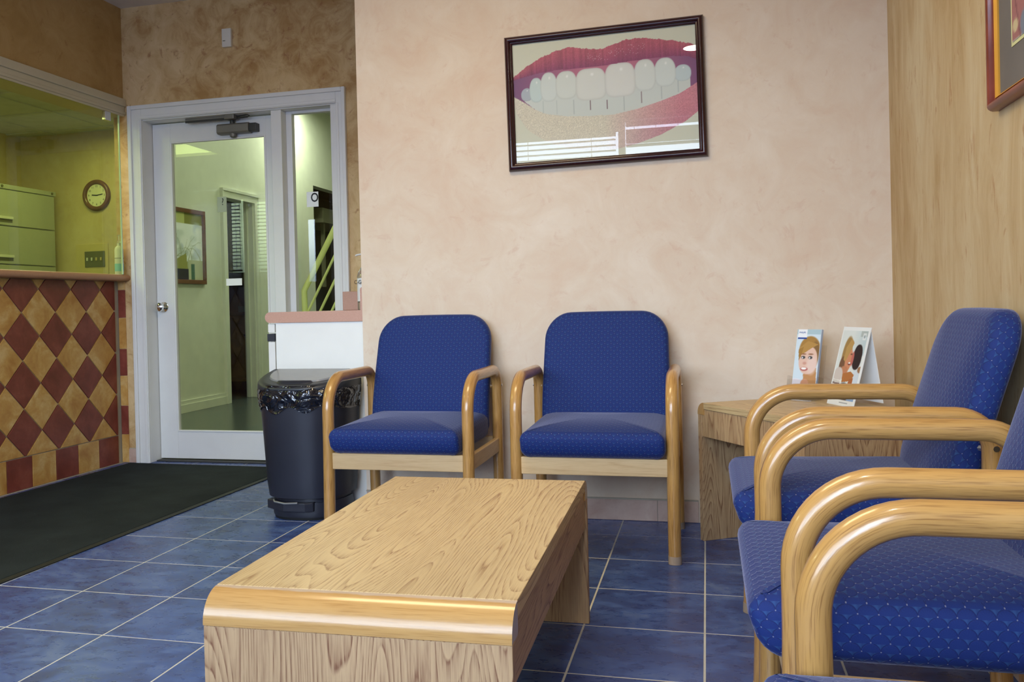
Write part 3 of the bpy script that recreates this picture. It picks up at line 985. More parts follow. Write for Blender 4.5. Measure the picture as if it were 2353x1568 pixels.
ck = thing('wall_clock', 'round wooden framed clock on the far reception wall', 'clock', (-3.185, 3.6, 1.962))
n = 40
rp = [(0.136, 0.0), (0.140, 0.012), (0.134, 0.026), (0.120, 0.032), (0.104, 0.026), (0.098, 0.012)]
MB().loft([[(r * math.cos(2 * PI * k / n), -h, r * math.sin(2 * PI * k / n)) for k in range(n)] for r, h in rp], cap0=False, cap1=False).build('frame', M_CLOCKWOOD, ck, smooth=50)
MB().loft([[(0.100 * math.cos(2 * PI * k / n), -h, 0.100 * math.sin(2 * PI * k / n)) for k in range(n)] for h in (0.002, 0.012)]).build('face', M_CLOCKFACE, ck)
for h in range(12):
    a = PI / 2 - (h + 1) * PI / 6
    text_mesh(str(h + 1), 0.026, M_INK, 'numeral', ck, (0.080 * math.cos(a), -0.013, 0.080 * math.sin(a)), (PI / 2, 0, 0))
for nm, a, L, w in (('hour_hand', math.radians(174), 0.046, 0.0045), ('minute_hand', math.radians(8), 0.064, 0.0035)):
    o = MB().box(-0.012, L, -0.001, 0.001, -w, w).build(nm, M_INK, ck)
    o.location = (0, -0.015, 0); o.rotation_euler = (0, -a, 0)

fc = thing('filing_cabinet', 'beige two drawer front filing cabinet behind reception glass', 'cabinet', (-3.55, 3.0, 0))
MB().box(-0.42, -0.022, -0.72, 0.52, 0, 2.0).build('carcass', M_BEIGE, fc, 0.004)
for z0, z1 in ((1.662, 1.955), (1.345, 1.652), (1.02, 1.335), (0.7, 1.01), (0.08, 0.69)):
    dr = MB().box(-0.022, 0.0, -0.70, 0.495, z0, z1).build('drawer', M_BEIGE, fc, 0.003)
    zc = z0 + 0.02
    MB().box(0.0, 0.016, -0.38, 0.0, zc + 0.03, zc + 0.052).build('handle', M_CEILT, dr, 0.003)
    MB().box(-0.001, 0.003, -0.38, 0.0, zc + 0.005, zc + 0.03).build('pull_recess', M_PLATE, dr)
MB().box(-0.022, 0.0, -0.72, 0.52, 1.962, 2.0).build('top_rail', M_BEIGE, fc, 0.003)
for yk in (-0.1, 0.47):
    MB().tube([(0.0, yk, 1.982), (0.006, yk, 1.982)], 0.011, 10).build('lock', M_PLATE, fc)

sw = thing('switch_panel', 'dark four gang switch plate on tan board below the clock', 'switch', (-3.19, 3.6, 1.40))
MB().box(-0.225, 0.105, -0.012, 0.0, -0.30, 0.135).build('backboard', M_PANEL, sw, 0.002)
MB().box(-0.130, 0.075, -0.020, -0.012, -0.070, 0.070).build('plate', M_PLATE, sw, 0.003)
for i in range(4):
    x = -0.098 + i * 0.047
    MB().box(x - 0.006, x + 0.006, -0.032, -0.02, -0.014, 0.014).build('toggle', M_WHITE if i < 2 else M_PANEL, sw, 0.002)

cp = thing('ceiling_panel_light', 'square fluorescent ceiling panel in the reception room', 'ceiling light', (-2.85, -0.9, 2.53))
MB().box(-0.32, 0.32, -0.57, 0.57, -0.018, 0.0).build('frame', M_CEILT, cp)
MB().box(-0.30, 0.30, -0.55, 0.55, -0.022, -0.018).build('diffuser', M_LAMP, cp)
for i, yv in enumerate((1.0, 1.61, 2.22, 2.83, 3.44)):
    m = MB().box(-3.98, -1.56, yv - 0.012, yv + 0.012, 2.522, 2.531)
    if i == 0:
        cg = struct('trim_3', m, M_CEILT)
        for xv in (-3.6, -2.99, -2.38, -1.77):
            MB().box(xv - 0.012, xv + 0.012, -0.5, 3.6, 2.5215, 2.5305).build('grid_bar', M_CEILT, cg)
    else:
        m.build('grid_bar', M_CEILT, cg)
vt = thing('ceiling_vent', 'square slatted air vent in the reception ceiling', 'vent', (-3.15, 1.95, 2.522))
MB().box(-0.25, 0.25, -0.25, 0.25, -0.008, 0.0).build('frame', M_CEILT, vt)
for i in range(6):
    MB().box(-0.2, 0.2, -0.2 + i * 0.07, -0.165 + i * 0.07, -0.012, -0.008).build('slat', M_PLATE, vt)

# ================================================================== corridor things
cv = Canvas(60, 90, (178, 186, 150))  # reflected daylight and trees painted into the framed glass
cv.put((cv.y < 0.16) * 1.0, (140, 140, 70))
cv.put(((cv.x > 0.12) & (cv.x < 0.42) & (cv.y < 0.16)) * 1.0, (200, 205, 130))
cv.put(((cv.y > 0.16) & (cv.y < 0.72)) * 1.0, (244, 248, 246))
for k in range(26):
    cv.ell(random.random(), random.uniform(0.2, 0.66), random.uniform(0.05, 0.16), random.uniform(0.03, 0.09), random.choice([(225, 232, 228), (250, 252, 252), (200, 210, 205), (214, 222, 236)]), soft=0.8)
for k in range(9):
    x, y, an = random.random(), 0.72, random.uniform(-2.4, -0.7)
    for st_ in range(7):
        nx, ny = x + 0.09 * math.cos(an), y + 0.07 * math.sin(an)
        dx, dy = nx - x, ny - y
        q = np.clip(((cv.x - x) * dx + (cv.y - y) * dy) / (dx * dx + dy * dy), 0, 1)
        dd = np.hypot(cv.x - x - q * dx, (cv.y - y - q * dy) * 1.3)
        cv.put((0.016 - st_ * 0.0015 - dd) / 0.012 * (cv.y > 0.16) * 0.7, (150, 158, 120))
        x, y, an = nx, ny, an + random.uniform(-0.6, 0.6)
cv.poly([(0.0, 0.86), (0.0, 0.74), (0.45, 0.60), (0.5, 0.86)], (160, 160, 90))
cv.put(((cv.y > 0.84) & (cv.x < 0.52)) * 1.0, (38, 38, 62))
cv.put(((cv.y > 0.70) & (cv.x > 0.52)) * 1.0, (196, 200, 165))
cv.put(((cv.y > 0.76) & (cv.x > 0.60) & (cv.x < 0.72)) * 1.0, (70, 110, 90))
pm = thing('framed_glass', 'wood framed glass with painted reflections on the corridor wall behind the door', 'picture', (-2.6, 4.05, 1.515), PI / 2)
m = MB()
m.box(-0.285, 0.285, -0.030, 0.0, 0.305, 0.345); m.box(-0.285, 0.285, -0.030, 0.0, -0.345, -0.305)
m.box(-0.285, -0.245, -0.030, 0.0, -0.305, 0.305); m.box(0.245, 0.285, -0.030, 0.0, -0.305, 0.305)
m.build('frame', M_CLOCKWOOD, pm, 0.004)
print_mesh('print', cv.lin(), 0.495, 0.615, pm, (0, -0.012, 0))  # sheet carrying the painted reflections

# dark room behind the corridor doorway
cb = thing('wood_cabinet', 'brown base cabinet in the dark room past the corridor', 'cabinet', (-3.32, 6.28, 0))
MB().box(-0.6, 0.5, -0.25, 0.25, 0.10, 0.86).build('carcass', M_CABWOOD, cb)
MB().box(-0.62, 0.52, -0.28, 0.25, 0.86, 0.90).build('worktop', M_DARKROOM, cb)
for x in (-0.5, -0.13, 0.24):
    dr = MB().box(x, x + 0.35, -0.27, -0.25, 0.14, 0.84).build('door', M_CABWOOD, cb, 0.003)
MB().box(-0.6, 0.5, -0.20, 0.25, 0.0, 0.10).build('plinth', M_DARKROOM, cb)
gb = thing('waste_bin', 'dark tapered waste bin standing before the brown cabinet', 'bin', (-2.86, 5.80, 0))
MB().lathe([(0.09, 0.0), (0.135, 0.62), (0.145, 0.63), (0.145, 0.65), (0.128, 0.65), (0.125, 0.61)], 20).build('body', M_GREYBIN, gb, smooth=40)
bk = thing('desk_equipment', 'dark box with red panel on the cabinet in the dark room', 'equipment', (-3.05, 6.25, 0.901))
MB().box(-0.2, 0.22, -0.15, 0.15, 0.0, 0.30).build('body', M_DARKROOM, bk, 0.01)
MB().box(-0.08, 0.02, -0.16, -0.15, 0.14, 0.24).build('panel', M_RED, bk)
MB().box(-0.2, 0.18, -0.16, -0.15, 0.0, 0.07).build('tray', M_TEAL, bk)

# stair railing seen through the sidelight
rl = thing('stair_railing', 'yellow painted sloping stair railing seen through the sidelight', 'railing', (-1.89, 5.0, 0))
MB().tube([(0.0, 0.02, 0.0), (0.0, 0.0, 1.10), (0.40, 0.0, 1.80), (1.0, 0.0, 2.85)], 0.030, 12).build('handrail', M_RAIL, rl, smooth=50)
for dx in (0.055, 0.185, 0.31):
    MB().tube([(dx, 0, 0.55 + 0.0), (dx + 0.95, 0, 0.55 + 0.95 * 1.78)] if False else [(dx - 0.10, 0.0, 0.74), (dx + 0.70, 0.0, 0.74 + 0.80 * 1.82)], 0.014, 8).build('rail_bar', M_RAIL, rl, smooth=50)
MB().tube([(1.0, 0, 0.0), (1.0, 0, 2.85)], 0.028, 10).build('post', M_RAIL, rl, smooth=50)
sh = thing('wall_shelf', 'grey shelf stacked with boxes in the dark stair opening', 'shelf', (-2.75, 8.2, 0))
MB().box(-0.5, 0.05, -0.9, 0.8, 2.02, 2.07).build('board', M_PANEL2, sh)
MB().box(-0.5, 0.0, -0.8, 0.7, 2.07, 2.22).build('box_row', M_PANEL2, sh, 0.005)
MB().box(-0.06, -0.02, -0.75, -0.70, 1.2, 2.02).build('bracket', M_PANEL2, sh)

# ================================================================== wash counter right of the door
wcab = thing('side_cabinet', 'white laminate base cabinet beside the black bin', 'cabinet', (0.28, 1.07, 0))
MB().box(-0.222, 0.225, -0.452, 0.44, 0.0, 0.848).build('end_panel', M_LAMW, wcab, 0.001)
MB().box(-0.262, -0.228, -0.450, 0.43, 0.805, 0.843).build('drawer_front', M_WHITE, wcab, 0.001)
MB().box(-0.266, -0.228, -0.452, 0.43, 0.763, 0.798).build('finger_pull', M_BLACK, wcab, 0.001)
MB().box(-0.262, -0.228, -0.450, 0.43, 0.10, 0.760).build('cabinet_door', M_WHITE, wcab, 0.001)
wct = thing('side_countertop', 'pink countertop with bullnose and upstands over the white cabinet', 'countertop', (0.28, 1.07, 0.849))
b = MB()
pts = [(0.227, 0.0), (0.227, 0.050), (-0.248, 0.050)] + [(-0.248 + 0.025 * math.cos(a), 0.025 + 0.025 * math.sin(a)) for a in np.linspace(PI / 2, 3 * PI / 2, 11)[1:-1]] + [(-0.248, 0.0)]
b.prism(pts, 1, -0.458, 0.455)
b.build('slab', M_COUNTER, wct, smooth=40)
pts = [(0.205, 0.050), (0.227, 0.050), (0.227, 0.155)] + [(0.227 - 0.022 + 0.012 * (1 + math.cos(a)) * 0 + 0.012 + 0.012 * math.cos(a), 0.143 + 0.012 * math.sin(a)) for a in np.linspace(PI / 2, PI, 6)]
MB().prism(pts, 1, -0.458, 0.455).build('side_upstand', M_COUNTER, wct, smooth=40)
MB().box(-0.262, 0.205, 0.432, 0.455, 0.050, 0.155).build('rear_upstand', M_COUNTER, wct, 0.003)

hs = thing('sanitizer_bottle', 'clear gel pump bottle with white label, half behind the picture wall', 'bottle', (0.279, 1.20, 0.8995))
MB().lathe([(0.040, 0), (0.043, 0.006), (0.043, 0.175), (0.036, 0.20), (0.020, 0.225), (0.014, 0.235), (0.014, 0.25)], 24).build('body', M_CLEAR, hs, smooth=40)
MB().lathe([(0.0436, 0.045), (0.0436, 0.165)], 24).build('label', M_PAPER, hs, smooth=40)
text_mesh('C-Ge', 0.030, M_INK, 'lettering', hs, (-0.020, -0.0435, 0.144), (PI / 2, 0, -0.45))
MB().lathe([(0.016, 0.25), (0.016, 0.268), (0.006, 0.270), (0.006, 0.285)], 14).build('collar', M_WHITE, hs)
MB().tube([(0.01, 0, 0.290), (-0.02, 0, 0.292), (-0.045, -0.004, 0.288), (-0.050, -0.004, 0.284)], 0.005, 8).build('pump_spout', M_WHITE, hs, smooth=50)

# ================================================================== pedal bin
bn = thing('pedal_bin', 'black half-round pedal bin with bag liner beside white cabinet', 'bin', (0.277, 0.575, 0))


def dring(a, d, z, n=36, back=0.0, amp=0.0, seed=0, flat=0.10):
    """half-round outline: flat back at y = -back, curved front"""
    pts = []
    for k in range(n):
        th_ = PI + PI * k / (n - 1)
        c, s_ = math.cos(th_), math.sin(th_)
        x = a * math.copysign(abs(c) ** 0.8, c)
        y = -back - flat * 0 - d * abs(s_) ** 0.72
        w = 0.0
        if amp:
            w = amp * (math.sin(7.3 * th_ + seed) + 0.6 * math.sin(17.1 * th_ + 2.1 * seed) + 0.5 * math.sin(29 * th_ + seed * 1.7))
        pts.append((x * (1 + w), y * (1 + w) , z + (w * 0.25 if amp else 0)))
    return pts


BK = 0.004
MB().loft([dring(0.170, 0.230, 0.012, back=BK), dring(0.172, 0.233, 0.03, back=BK), dring(0.168, 0.228, 0.075, back=BK)]).build('base', M_BLACK, bn, smooth=50)
MB().loft([dring(0.160, 0.222, 0.075, back=BK), dring(0.160, 0.222, 0.092, back=BK), dring(0.186, 0.250, 0.098, back=BK), dring(0.192, 0.258, 0.16, back=BK), dring(0.214, 0.285, 0.565, back=BK)]).build('body', M_BLACK, bn, smooth=50)
MB().loft([dring(0.165, 0.226, 0.0, back=BK), dring(0.168, 0.228, 0.012, back=BK)]).build('foot', M_RUBBER, bn, smooth=50)
rg = []
for i in range(15):
    k = i / 14
    z = 0.585 - k * 0.105
    f = 1.0 + 0.055 * math.sin(PI * min(1, k * 1.15)) * (1 - 0.45 * k)
    rg.append([(p[0], p[1], p[2] + (0.014 * math.sin(9 * p[0] * 5 + 1.3) + 0.012 * p[0] * 3 if i > 9 else 0)) for p in dring(0.213 * f, 0.284 * f, z, 90, BK, 0.010 * (0.3 + math.sin(PI * k)), 1.0 + 2.4 * k)])
MB().loft(rg, cap0=False, cap1=False).build('bin_bag', M_BAG, bn, smooth=70)


def slope(ring, k=1.0):
    return [(p[0], p[1], p[2] - 0.190 * k * (-p[1])) for p in ring]


lid = MB().loft([dring(0.216, 0.288, 0.562, back=BK), dring(0.221, 0.293, 0.568, back=BK), slope(dring(0.220, 0.292, 0.622, back=BK), 0.85), slope(dring(0.214, 0.286, 0.633, back=BK + 0.002)), slope(dring(0.200, 0.272, 0.639, back=BK + 0.005)), slope(dring(0.186, 0.256, 0.637, back=BK + 0.01))]).build('lid', M_LID, bn, smooth=50)
MB().loft([slope(dring(0.178, 0.205, 0.635, back=0.02)), slope(dring(0.174, 0.200, 0.6435, back=0.022))]).build('lid_panel', M_LIDP, lid, smooth=40)
MB().loft([slope(dring(0.085, 0.034, 0.636, back=0.216)), slope(dring(0.075, 0.026, 0.645, back=0.218))]).build('lid_grip', M_BLACK, lid, smooth=50)
MB().prism([(-0.160, -0.190), (-0.05, -0.255), (0.05, -0.255), (0.08, -0.235), (0.08, -0.2), (-0.15, -0.15)], 2, 0.040, 0.080).build('pedal_guard', M_BLACK, bn, 0.004)
MB().tube([(-0.115, -0.215, 0.084), (-0.10, -0.238, 0.080), (-0.04, -0.262, 0.078), (0.02, -0.262, 0.082)], 0.004, 8).build('pedal', M_LIDP, bn, smooth=50)

# ================================================================== door mat
mt = thing('door_mat', 'large charcoal carpet mat in front of the glazed door', 'mat', (-0.88, 0.0, 0), math.radians(-1.2))
MB().box(-0.545, 0.530, -3.0, 1.495, 0.0, 0.007).build('carpet', M_MAT, mt, 0.003)
m = MB(); m.box(0.528, 0.560, -3.0, 1.505, 0.0, 0.0045); m.box(-0.545, 0.528, 1.493, 1.505, 0.0, 0.0045)
m.build('rubber_edge', M_RUBBER, mt, 0.002)

# ================================================================== chairs
def arc(c, r, a0, a1, n, x):
    return [(x, c[0] + r * math.cos(a), c[1] + r * math.sin(a)) for a in np.linspace(a0, a1, n)]


HW, TR = 0.276, 0.0222


def side_path(x):
    rf, rb, top = 0.125, 0.070, 0.640
    yf, yb = -0.235, 0.235
    p = [(x, yf - 0.012, 0.0), (x, yf - 0.008, 0.10), (x, yf - 0.003, 0.28), (x, yf, 0.42)]
    p += arc((yf + rf, top - rf), rf, PI, PI / 2, 14, x)
    p += [(x, y, top) for y in np.linspace(yf + rf, yb - rb, 5)[1:-1]]
    p += arc((yb - rb, top - rb), rb, PI / 2, 0, 10, x)
    p += [(x, yb, 0.42), (x, yb + 0.002, 0.25), (x, yb + 0.008, 0.10), (x, yb + 0.012, 0.0)]
    return p


def rrect(w0, w1, h0, h1, rb, rt, n=7):
    """rounded rectangle outline; rb radius on the h0 side, rt on the h1 side"""
    out = []
    for cx, cy, r, a in ((w1 - rb, h0 + rb, rb, -PI / 2), (w1 - rt, h1 - rt, rt, 0), (w0 + rt, h1 - rt, rt, PI / 2), (w0 + rb, h0 + rb, rb, PI)):
        for k in range(n):
            t_ = a + (PI / 2) * k / (n - 1)
            out.append((cx + r * math.cos(t_), cy + r * math.sin(t_)))
    return out


def densify(pl, step):
    out = []
    n = len(pl)
    for i in range(n):
        a, b = pl[i], pl[(i + 1) % n]
        L = math.dist(a, b)
        k = max(1, int(L / step))
        for j in range(k):
            out.append((a[0] + (b[0] - a[0]) * j / k, a[1] + (b[1] - a[1]) * j / k))
    return out


def pillow(outline, thick, edge, crown, fn, back_flat=False):
    """upholstered slab: outline in (a,b), thickness along c in [0,thick]; fn(a,b,c) -> xyz; uv in metres"""
    n = len(outline)
    cx = sum(p[0] for p in outline) / n; cy = sum(p[1] for p in outline) / n
    nor = []
    for i in range(n):
        a, b = outline[i - 1], outline[(i + 1) % n]
        tx, ty = b[0] - a[0], b[1] - a[1]
        L = math.hypot(tx, ty) or 1
        nor.append((ty / L, -tx / L))
    rings = []       # (list of (a,b), c, uvmode)

    def inset(d):
        return [(p[0] - q[0] * d, p[1] - q[1] * d) for p, q in zip(outline, nor)]

    def shrink(base, k):
        return [(cx + (p[0] - cx) * k, cy + (p[1] - cy) * k) for p in base]
    m = MB()
    seq = []
    inn = inset(edge)
    for k in (0.25, 0.6, 0.85):
        seq.append((shrink(inn, k), 0.0))
    for t_ in np.linspace(0, PI / 2, 5):
        seq.append((inset(edge * (1 - math.sin(t_))), edge * (1 - math.cos(t_))))
    for t_ in np.linspace(PI / 2, 0, 5):
        seq.append((inset(edge * (1 - math.sin(t_))), thick - edge * (1 - math.cos(t_))))
    for k in (0.96, 0.85, 0.7, 0.5, 0.3, 0.12):
        seq.append((shrink(inn, k), thick + crown * (1 - k ** 3)))
    nf = 3
    b0 = 0
    for ring, c in seq:
        m.v += [fn(a, b, c) for a, b in ring]
    per = [0.0]
    for i in range(n):
        per.append(per[-1] + math.dist(outline[i], outline[(i + 1) % n]))
    for r in range(len(seq) - 1):
        ra, rb = seq[r], seq[r + 1]
        side = nf + 1 <= r <= nf + 7
        for k in range(n):
            k2 = (k + 1) % n
            ids = (r * n + k, r * n + k2, (r + 1) * n + k2, (r + 1) * n + k)
            if side:
                uv = ((per[k], ra[1]), (per[k + 1], ra[1]), (per[k + 1], rb[1]), (per[k], rb[1]))
            else:
                uv = (ra[0][k], ra[0][k2], rb[0][k2], rb[0][k])
            m.idx(ids, uv)
    L = len(seq) - 1
    m.idx([k for k in range(n)][::-1], [seq[0][0][k] for k in range(n)][::-1])
    m.idx([L * n + k for k in range(n)], [seq[L][0][k] for k in range(n)])
    return m


def back_curve(z):
    """set-back of the backrest with height: upright low, leaning back above"""
    h = max(0.0, z - 0.44)
    return 0.145 + 0.30 * h * h / (h + 0.08) * 1.12


def make_chair(label, cat, group):
    c = thing('armchair', label, cat, (0, 0, 0), 0, group)
    for sx in (-1, 1):
        fr = MB().tube(side_path(sx * HW), TR, 16, up=(sx, 0, 0)).build('side_frame', M_OAKARM, c, smooth=60)
        for ys, zs in ((0.236, 0.575),):
            x = sx * (HW + TR - 0.001)
            MB().tube([(x, ys, zs), (x + sx * 0.003, ys, zs)], 0.0065, 10).build('screw', M_STEEL, fr)
        for yy_, s_ in ((-0.247, -1), (0.247, 1)):
            MB().tube([(sx * HW, yy_, 0.0), (sx * HW, yy_ - s_ * 0.001, 0.028)], TR + 0.0006, 16).build('worn_foot', M_WORN, fr, smooth=60)
    MB().box(-HW + 0.018, HW - 0.018, -0.248, -0.226, 0.298, 0.360, 'x').build('front_rail', M_OAKRAIL, c, 0.003)
    MB().box(-HW + 0.018, HW - 0.018, 0.226, 0.246, 0.298, 0.360, 'x').build('rear_rail', M_OAKRAIL, c, 0.003)
    for sx in (-1, 1):
        MB().box(sx * HW - 0.010 if sx > 0 else sx * HW - 0.010, sx * HW + 0.010, -0.225, 0.225, 0.298, 0.356, 'y').build('side_rail', M_OAKRAIL, c, 0.003)
    # seat: outline (x, y)
    ol = densify(rrect(-0.251, 0.251, -0.285, 0.19, 0.022, 0.03, 5), 0.05)
    TK = 0.098

    def seat_fn(a, b, cc):
        z = 0.360 + cc
        if cc > 0.05:
            z += 0.010 * (b + 0.285) / 0.475
        return (a * (1 + 0.012 * math.sin(PI * min(1, cc / TK))), b - (0.026 * min(1, max(0, cc - 0.004) / 0.05) - 0.008) * max(0, min(1, (-0.12 - b) / 0.1)), z)
    pillow(ol, TK, 0.031, 0.020, seat_fn).build('seat', M_FABRIC, c, smooth=70)
    m_ = MB()
    m_.tube([(-0.205, -0.222, 0.4625), (-0.1, -0.224, 0.4660), (0.0, -0.224, 0.4670), (0.1, -0.224, 0.4660), (0.205, -0.222, 0.4625)], 0.0013, 6)
    m_.build('seam', M_FABRIC, c, smooth=60)
    # backrest: outline (x, z)
    ol = densify(rrect(-0.254, 0.254, 0.375, 0.868, 0.04, 0.105, 11), 0.035)

    def back_fn(a, b, cc):
        y = back_curve(b)
        k = 1.0 - 0.028 * max(0, (b - 0.52) / 0.35) ** 1.4
        return (a * k, y + 0.066 - cc, b + 0.004 * (1 - (a / 0.25) ** 2) * max(0, (b - 0.7) / 0.17))
    pillow(ol, 0.066, 0.026, 0.012, back_fn).build('backrest', M_FABRIC, c, smooth=70)
    for sx in (-1, 1):
        MB().tube([(sx * 0.225, 0.185, 0.57), (sx * 0.262, 0.235, 0.57)], 0.008, 8).build('back_bolt', M_STEEL, c)
    return c


LAB = ['blue upholstered oak armchair behind the coffee table, next to black bin',
       'blue upholstered oak armchair on the picture wall, next to corner table',
       'farthest blue oak armchair along the right wall, beside the corner table',
       'middle blue oak armchair of the right wall row, both bent arms in view',
       'nearest blue oak armchair at the bottom right, mostly cut off by frame']
GRP = 'blue armchairs around the waiting room'
ch0 = make_chair(LAB[0], 'chair', GRP)
ch0.location = (0.872, 0.222, 0)
for lab, loc, rz in ((LAB[1], (1.604, 0.222, 0), 0), (LAB[2], (2.357, -0.742, 0), -PI / 2), (LAB[3], (2.357, -1.492, 0), -PI / 2), (LAB[4], (2.357, -2.252, 0), -PI / 2)):
    c = copy_tree(ch0)
    c.location = loc; c.rotation_euler = (0, 0, rz); c['label'] = lab
    if lab is LAB[3]:
        tg = MB().prism([(-0.012, 0.0), (0.012, 0.0), (0.009, -0.012), (0.004, -0.016), (0.003, -0.030), (-0.004, -0.028), (-0.005, -0.016), (-0.010, -0.010)], 0, 0.0, 0.0015).build('tag', M_RAIL, c)
        tg.location = (HW + 0.0105, -0.05, 0.357); tg['label'] = 'small yellow green tag under the seat'

# ================================================================== coffee table
ctab = thing('coffee_table', 'low oak coffee table with rounded end nosings in the middle', 'table', (1.397, -1.187, 0), math.radians(1.2))
L2, W2, H = 0.558, 0.278, 0.411
R_ = 0.052
MB().box(-W2, W2, -L2 + R_, L2 - R_, H - 0.030, H, 'y').build('tabletop', M_OAKTOP, ctab, 0.0008, seg=1)
for s_ in (-1, 1):
    q = [(s_ * (L2 - R_), H - 0.001)] + [(s_ * (L2 - R_ + R_ * math.sin(a)), H - R_ - 0.001 + R_ * math.cos(a)) for a in np.linspace(0, PI / 2, 12)[1:]] + [(s_ * L2, H - 0.057), (s_ * (L2 - R_), H - 0.057)]
    if s_ > 0:
        q = q[::-1]
    o = MB().prism(q, 0, -W2, W2).build('nosing', M_OAKNOSEW if s_ < 0 else M_OAKNOSE, ctab, smooth=40)
    if s_ < 0:
        o['label'] = 'honey solid oak nosing with worn top edge'
    MB().box(-W2, W2, s_ * L2 - 0.012 - s_ * 0.014, s_ * L2 + 0.012 - s_ * 0.014, 0.0, H - 0.0585, 'z').build('end_panel', M_OAKPANEL, ctab, 0.0008, seg=1)
for s_ in (-1, 1):
    x = s_ * (W2 - 0.014)
    MB().box(x - 0.009, x + 0.009, -L2 + 0.03, L2 - 0.03, 0.272, H - 0.031, 'y').build('apron', M_OAKPANEL, ctab, 0.0008, seg=1)

# ================================================================== corner table
et = thing('corner_table', 'oak corner table set diagonally, holding two leaflets', 'table', (1.965, 0.305, 0), math.radians(-57))
# local x runs along the front edge, local y to the back
EW, ED, EH = 0.60, 0.475, 0.523
MB().box(0.035, EW, 0.0, ED, EH - 0.024, EH, 'x').build('tabletop', M_OAKTOP, et, 0.0008, seg=1)
r_ = 0.040
q = [(0.035, EH)] + [(0.035 - r_ * math.sin(a), EH - r_ + r_ * math.cos(a)) for a in np.linspace(0, PI / 2, 10)[1:]] + [(0.035 - r_, EH - 0.046), (0.035, EH - 0.046)]
MB().prism(q, 1, 0.0, ED).build('nosing', M_OAKNOSE, et, smooth=40)
MB().box(-0.003, 0.020, 0.0, ED, 0.0, EH - 0.047, 'z').build('side_panel', M_OAKPANEL, et, 0.0008, seg=1)
MB().box(EW - 0.022, EW, 0.0, ED, 0.0, EH - 0.025, 'z').build('side_panel', M_OAKPANEL, et, 0.0008, seg=1)
MB().box(0.021, EW - 0.023, 0.004, 0.022, 0.395, EH - 0.025, 'z').build('apron', M_OAKPANEL, et, 0.0008, seg=1)
MB().box(0.021, EW - 0.023, ED - 0.02, ED - 0.004, 0.10, EH - 0.025, 'z').build('back_panel', M_OAKPANEL, et, 0.0008, seg=1)

# leaflets on it
def shade(cv, cx, cy, rx, ry, rot=0):
    pass


def art_face():
    c = Canvas(56, 130, (205, 222, 234))
    c.put((c.y < 0.07) * 1.0, (170, 196, 206))
    c.ell(0.60, 0.30, 0.44, 0.20, (165, 125, 66), soft=0.10)
    c.ell(0.84, 0.36, 0.18, 0.18, (130, 98, 60), soft=0.3)
    c.poly([(0.42, 0.66), (0.95, 0.56), (1.0, 0.80), (0.50, 0.84)], (188, 138, 92))
    c.ell(0.57, 0.455, 0.385, 0.205, (222, 188, 172), soft=0.08, p=2.2)
    c.ell(0.74, 0.52, 0.20, 0.13, (226, 200, 190), soft=0.6)
    c.poly([(0.20, 0.40), (0.16, 0.28), (0.50, 0.17), (0.95, 0.22), (0.62, 0.29)], (178, 138, 76))
    c.poly([(0.18, 0.46), (0.13, 0.30), (0.34, 0.26), (0.26, 0.40)], (160, 120, 60))
    for x in (0.36, 0.66):
        c.ell(x, 0.415, 0.085, 0.022, (60, 60, 66), soft=0.5)
        c.ell(x - 0.03, 0.42, 0.03, 0.012, (225, 225, 228), soft=0.4)
        c.ell(x + 0.01, 0.365, 0.11, 0.010, (150, 105, 80), soft=0.6)
    c.ell(0.44, 0.50, 0.08, 0.022, (205, 155, 140), soft=0.7)
    c.ell(0.44, 0.585, 0.16, 0.028, (176, 96, 92), soft=0.25)
    c.ell(0.43, 0.577, 0.115, 0.016, (245, 243, 240), soft=0.25)
    c.ell(0.15, 0.86, 0.42, 0.13, (226, 222, 232), soft=0.12)
    c.ell(0.80, 0.92, 0.50, 0.12, (222, 224, 234), soft=0.10)
    c.ell(0.52, 0.80, 0.17, 0.07, (205, 150, 120), soft=0.2)
    c.put((c.y > 0.90) * 1.0, (224, 228, 236))
    c.put(((c.y > 0.93) & (c.y < 0.94) & (c.x > 0.1) & (c.x < 0.7)) * 1.0, (190, 195, 205))
    c.put(((c.y < 0.145) & (c.x > 0.05) & (c.x < 0.42)) * 1.0, (236, 240, 244))
    c.put(((c.y > 0.120) & (c.y < 0.145) & (c.x > 0.05) & (c.x < 0.42)) * 1.0, (16, 66, 150))
    return c.lin()


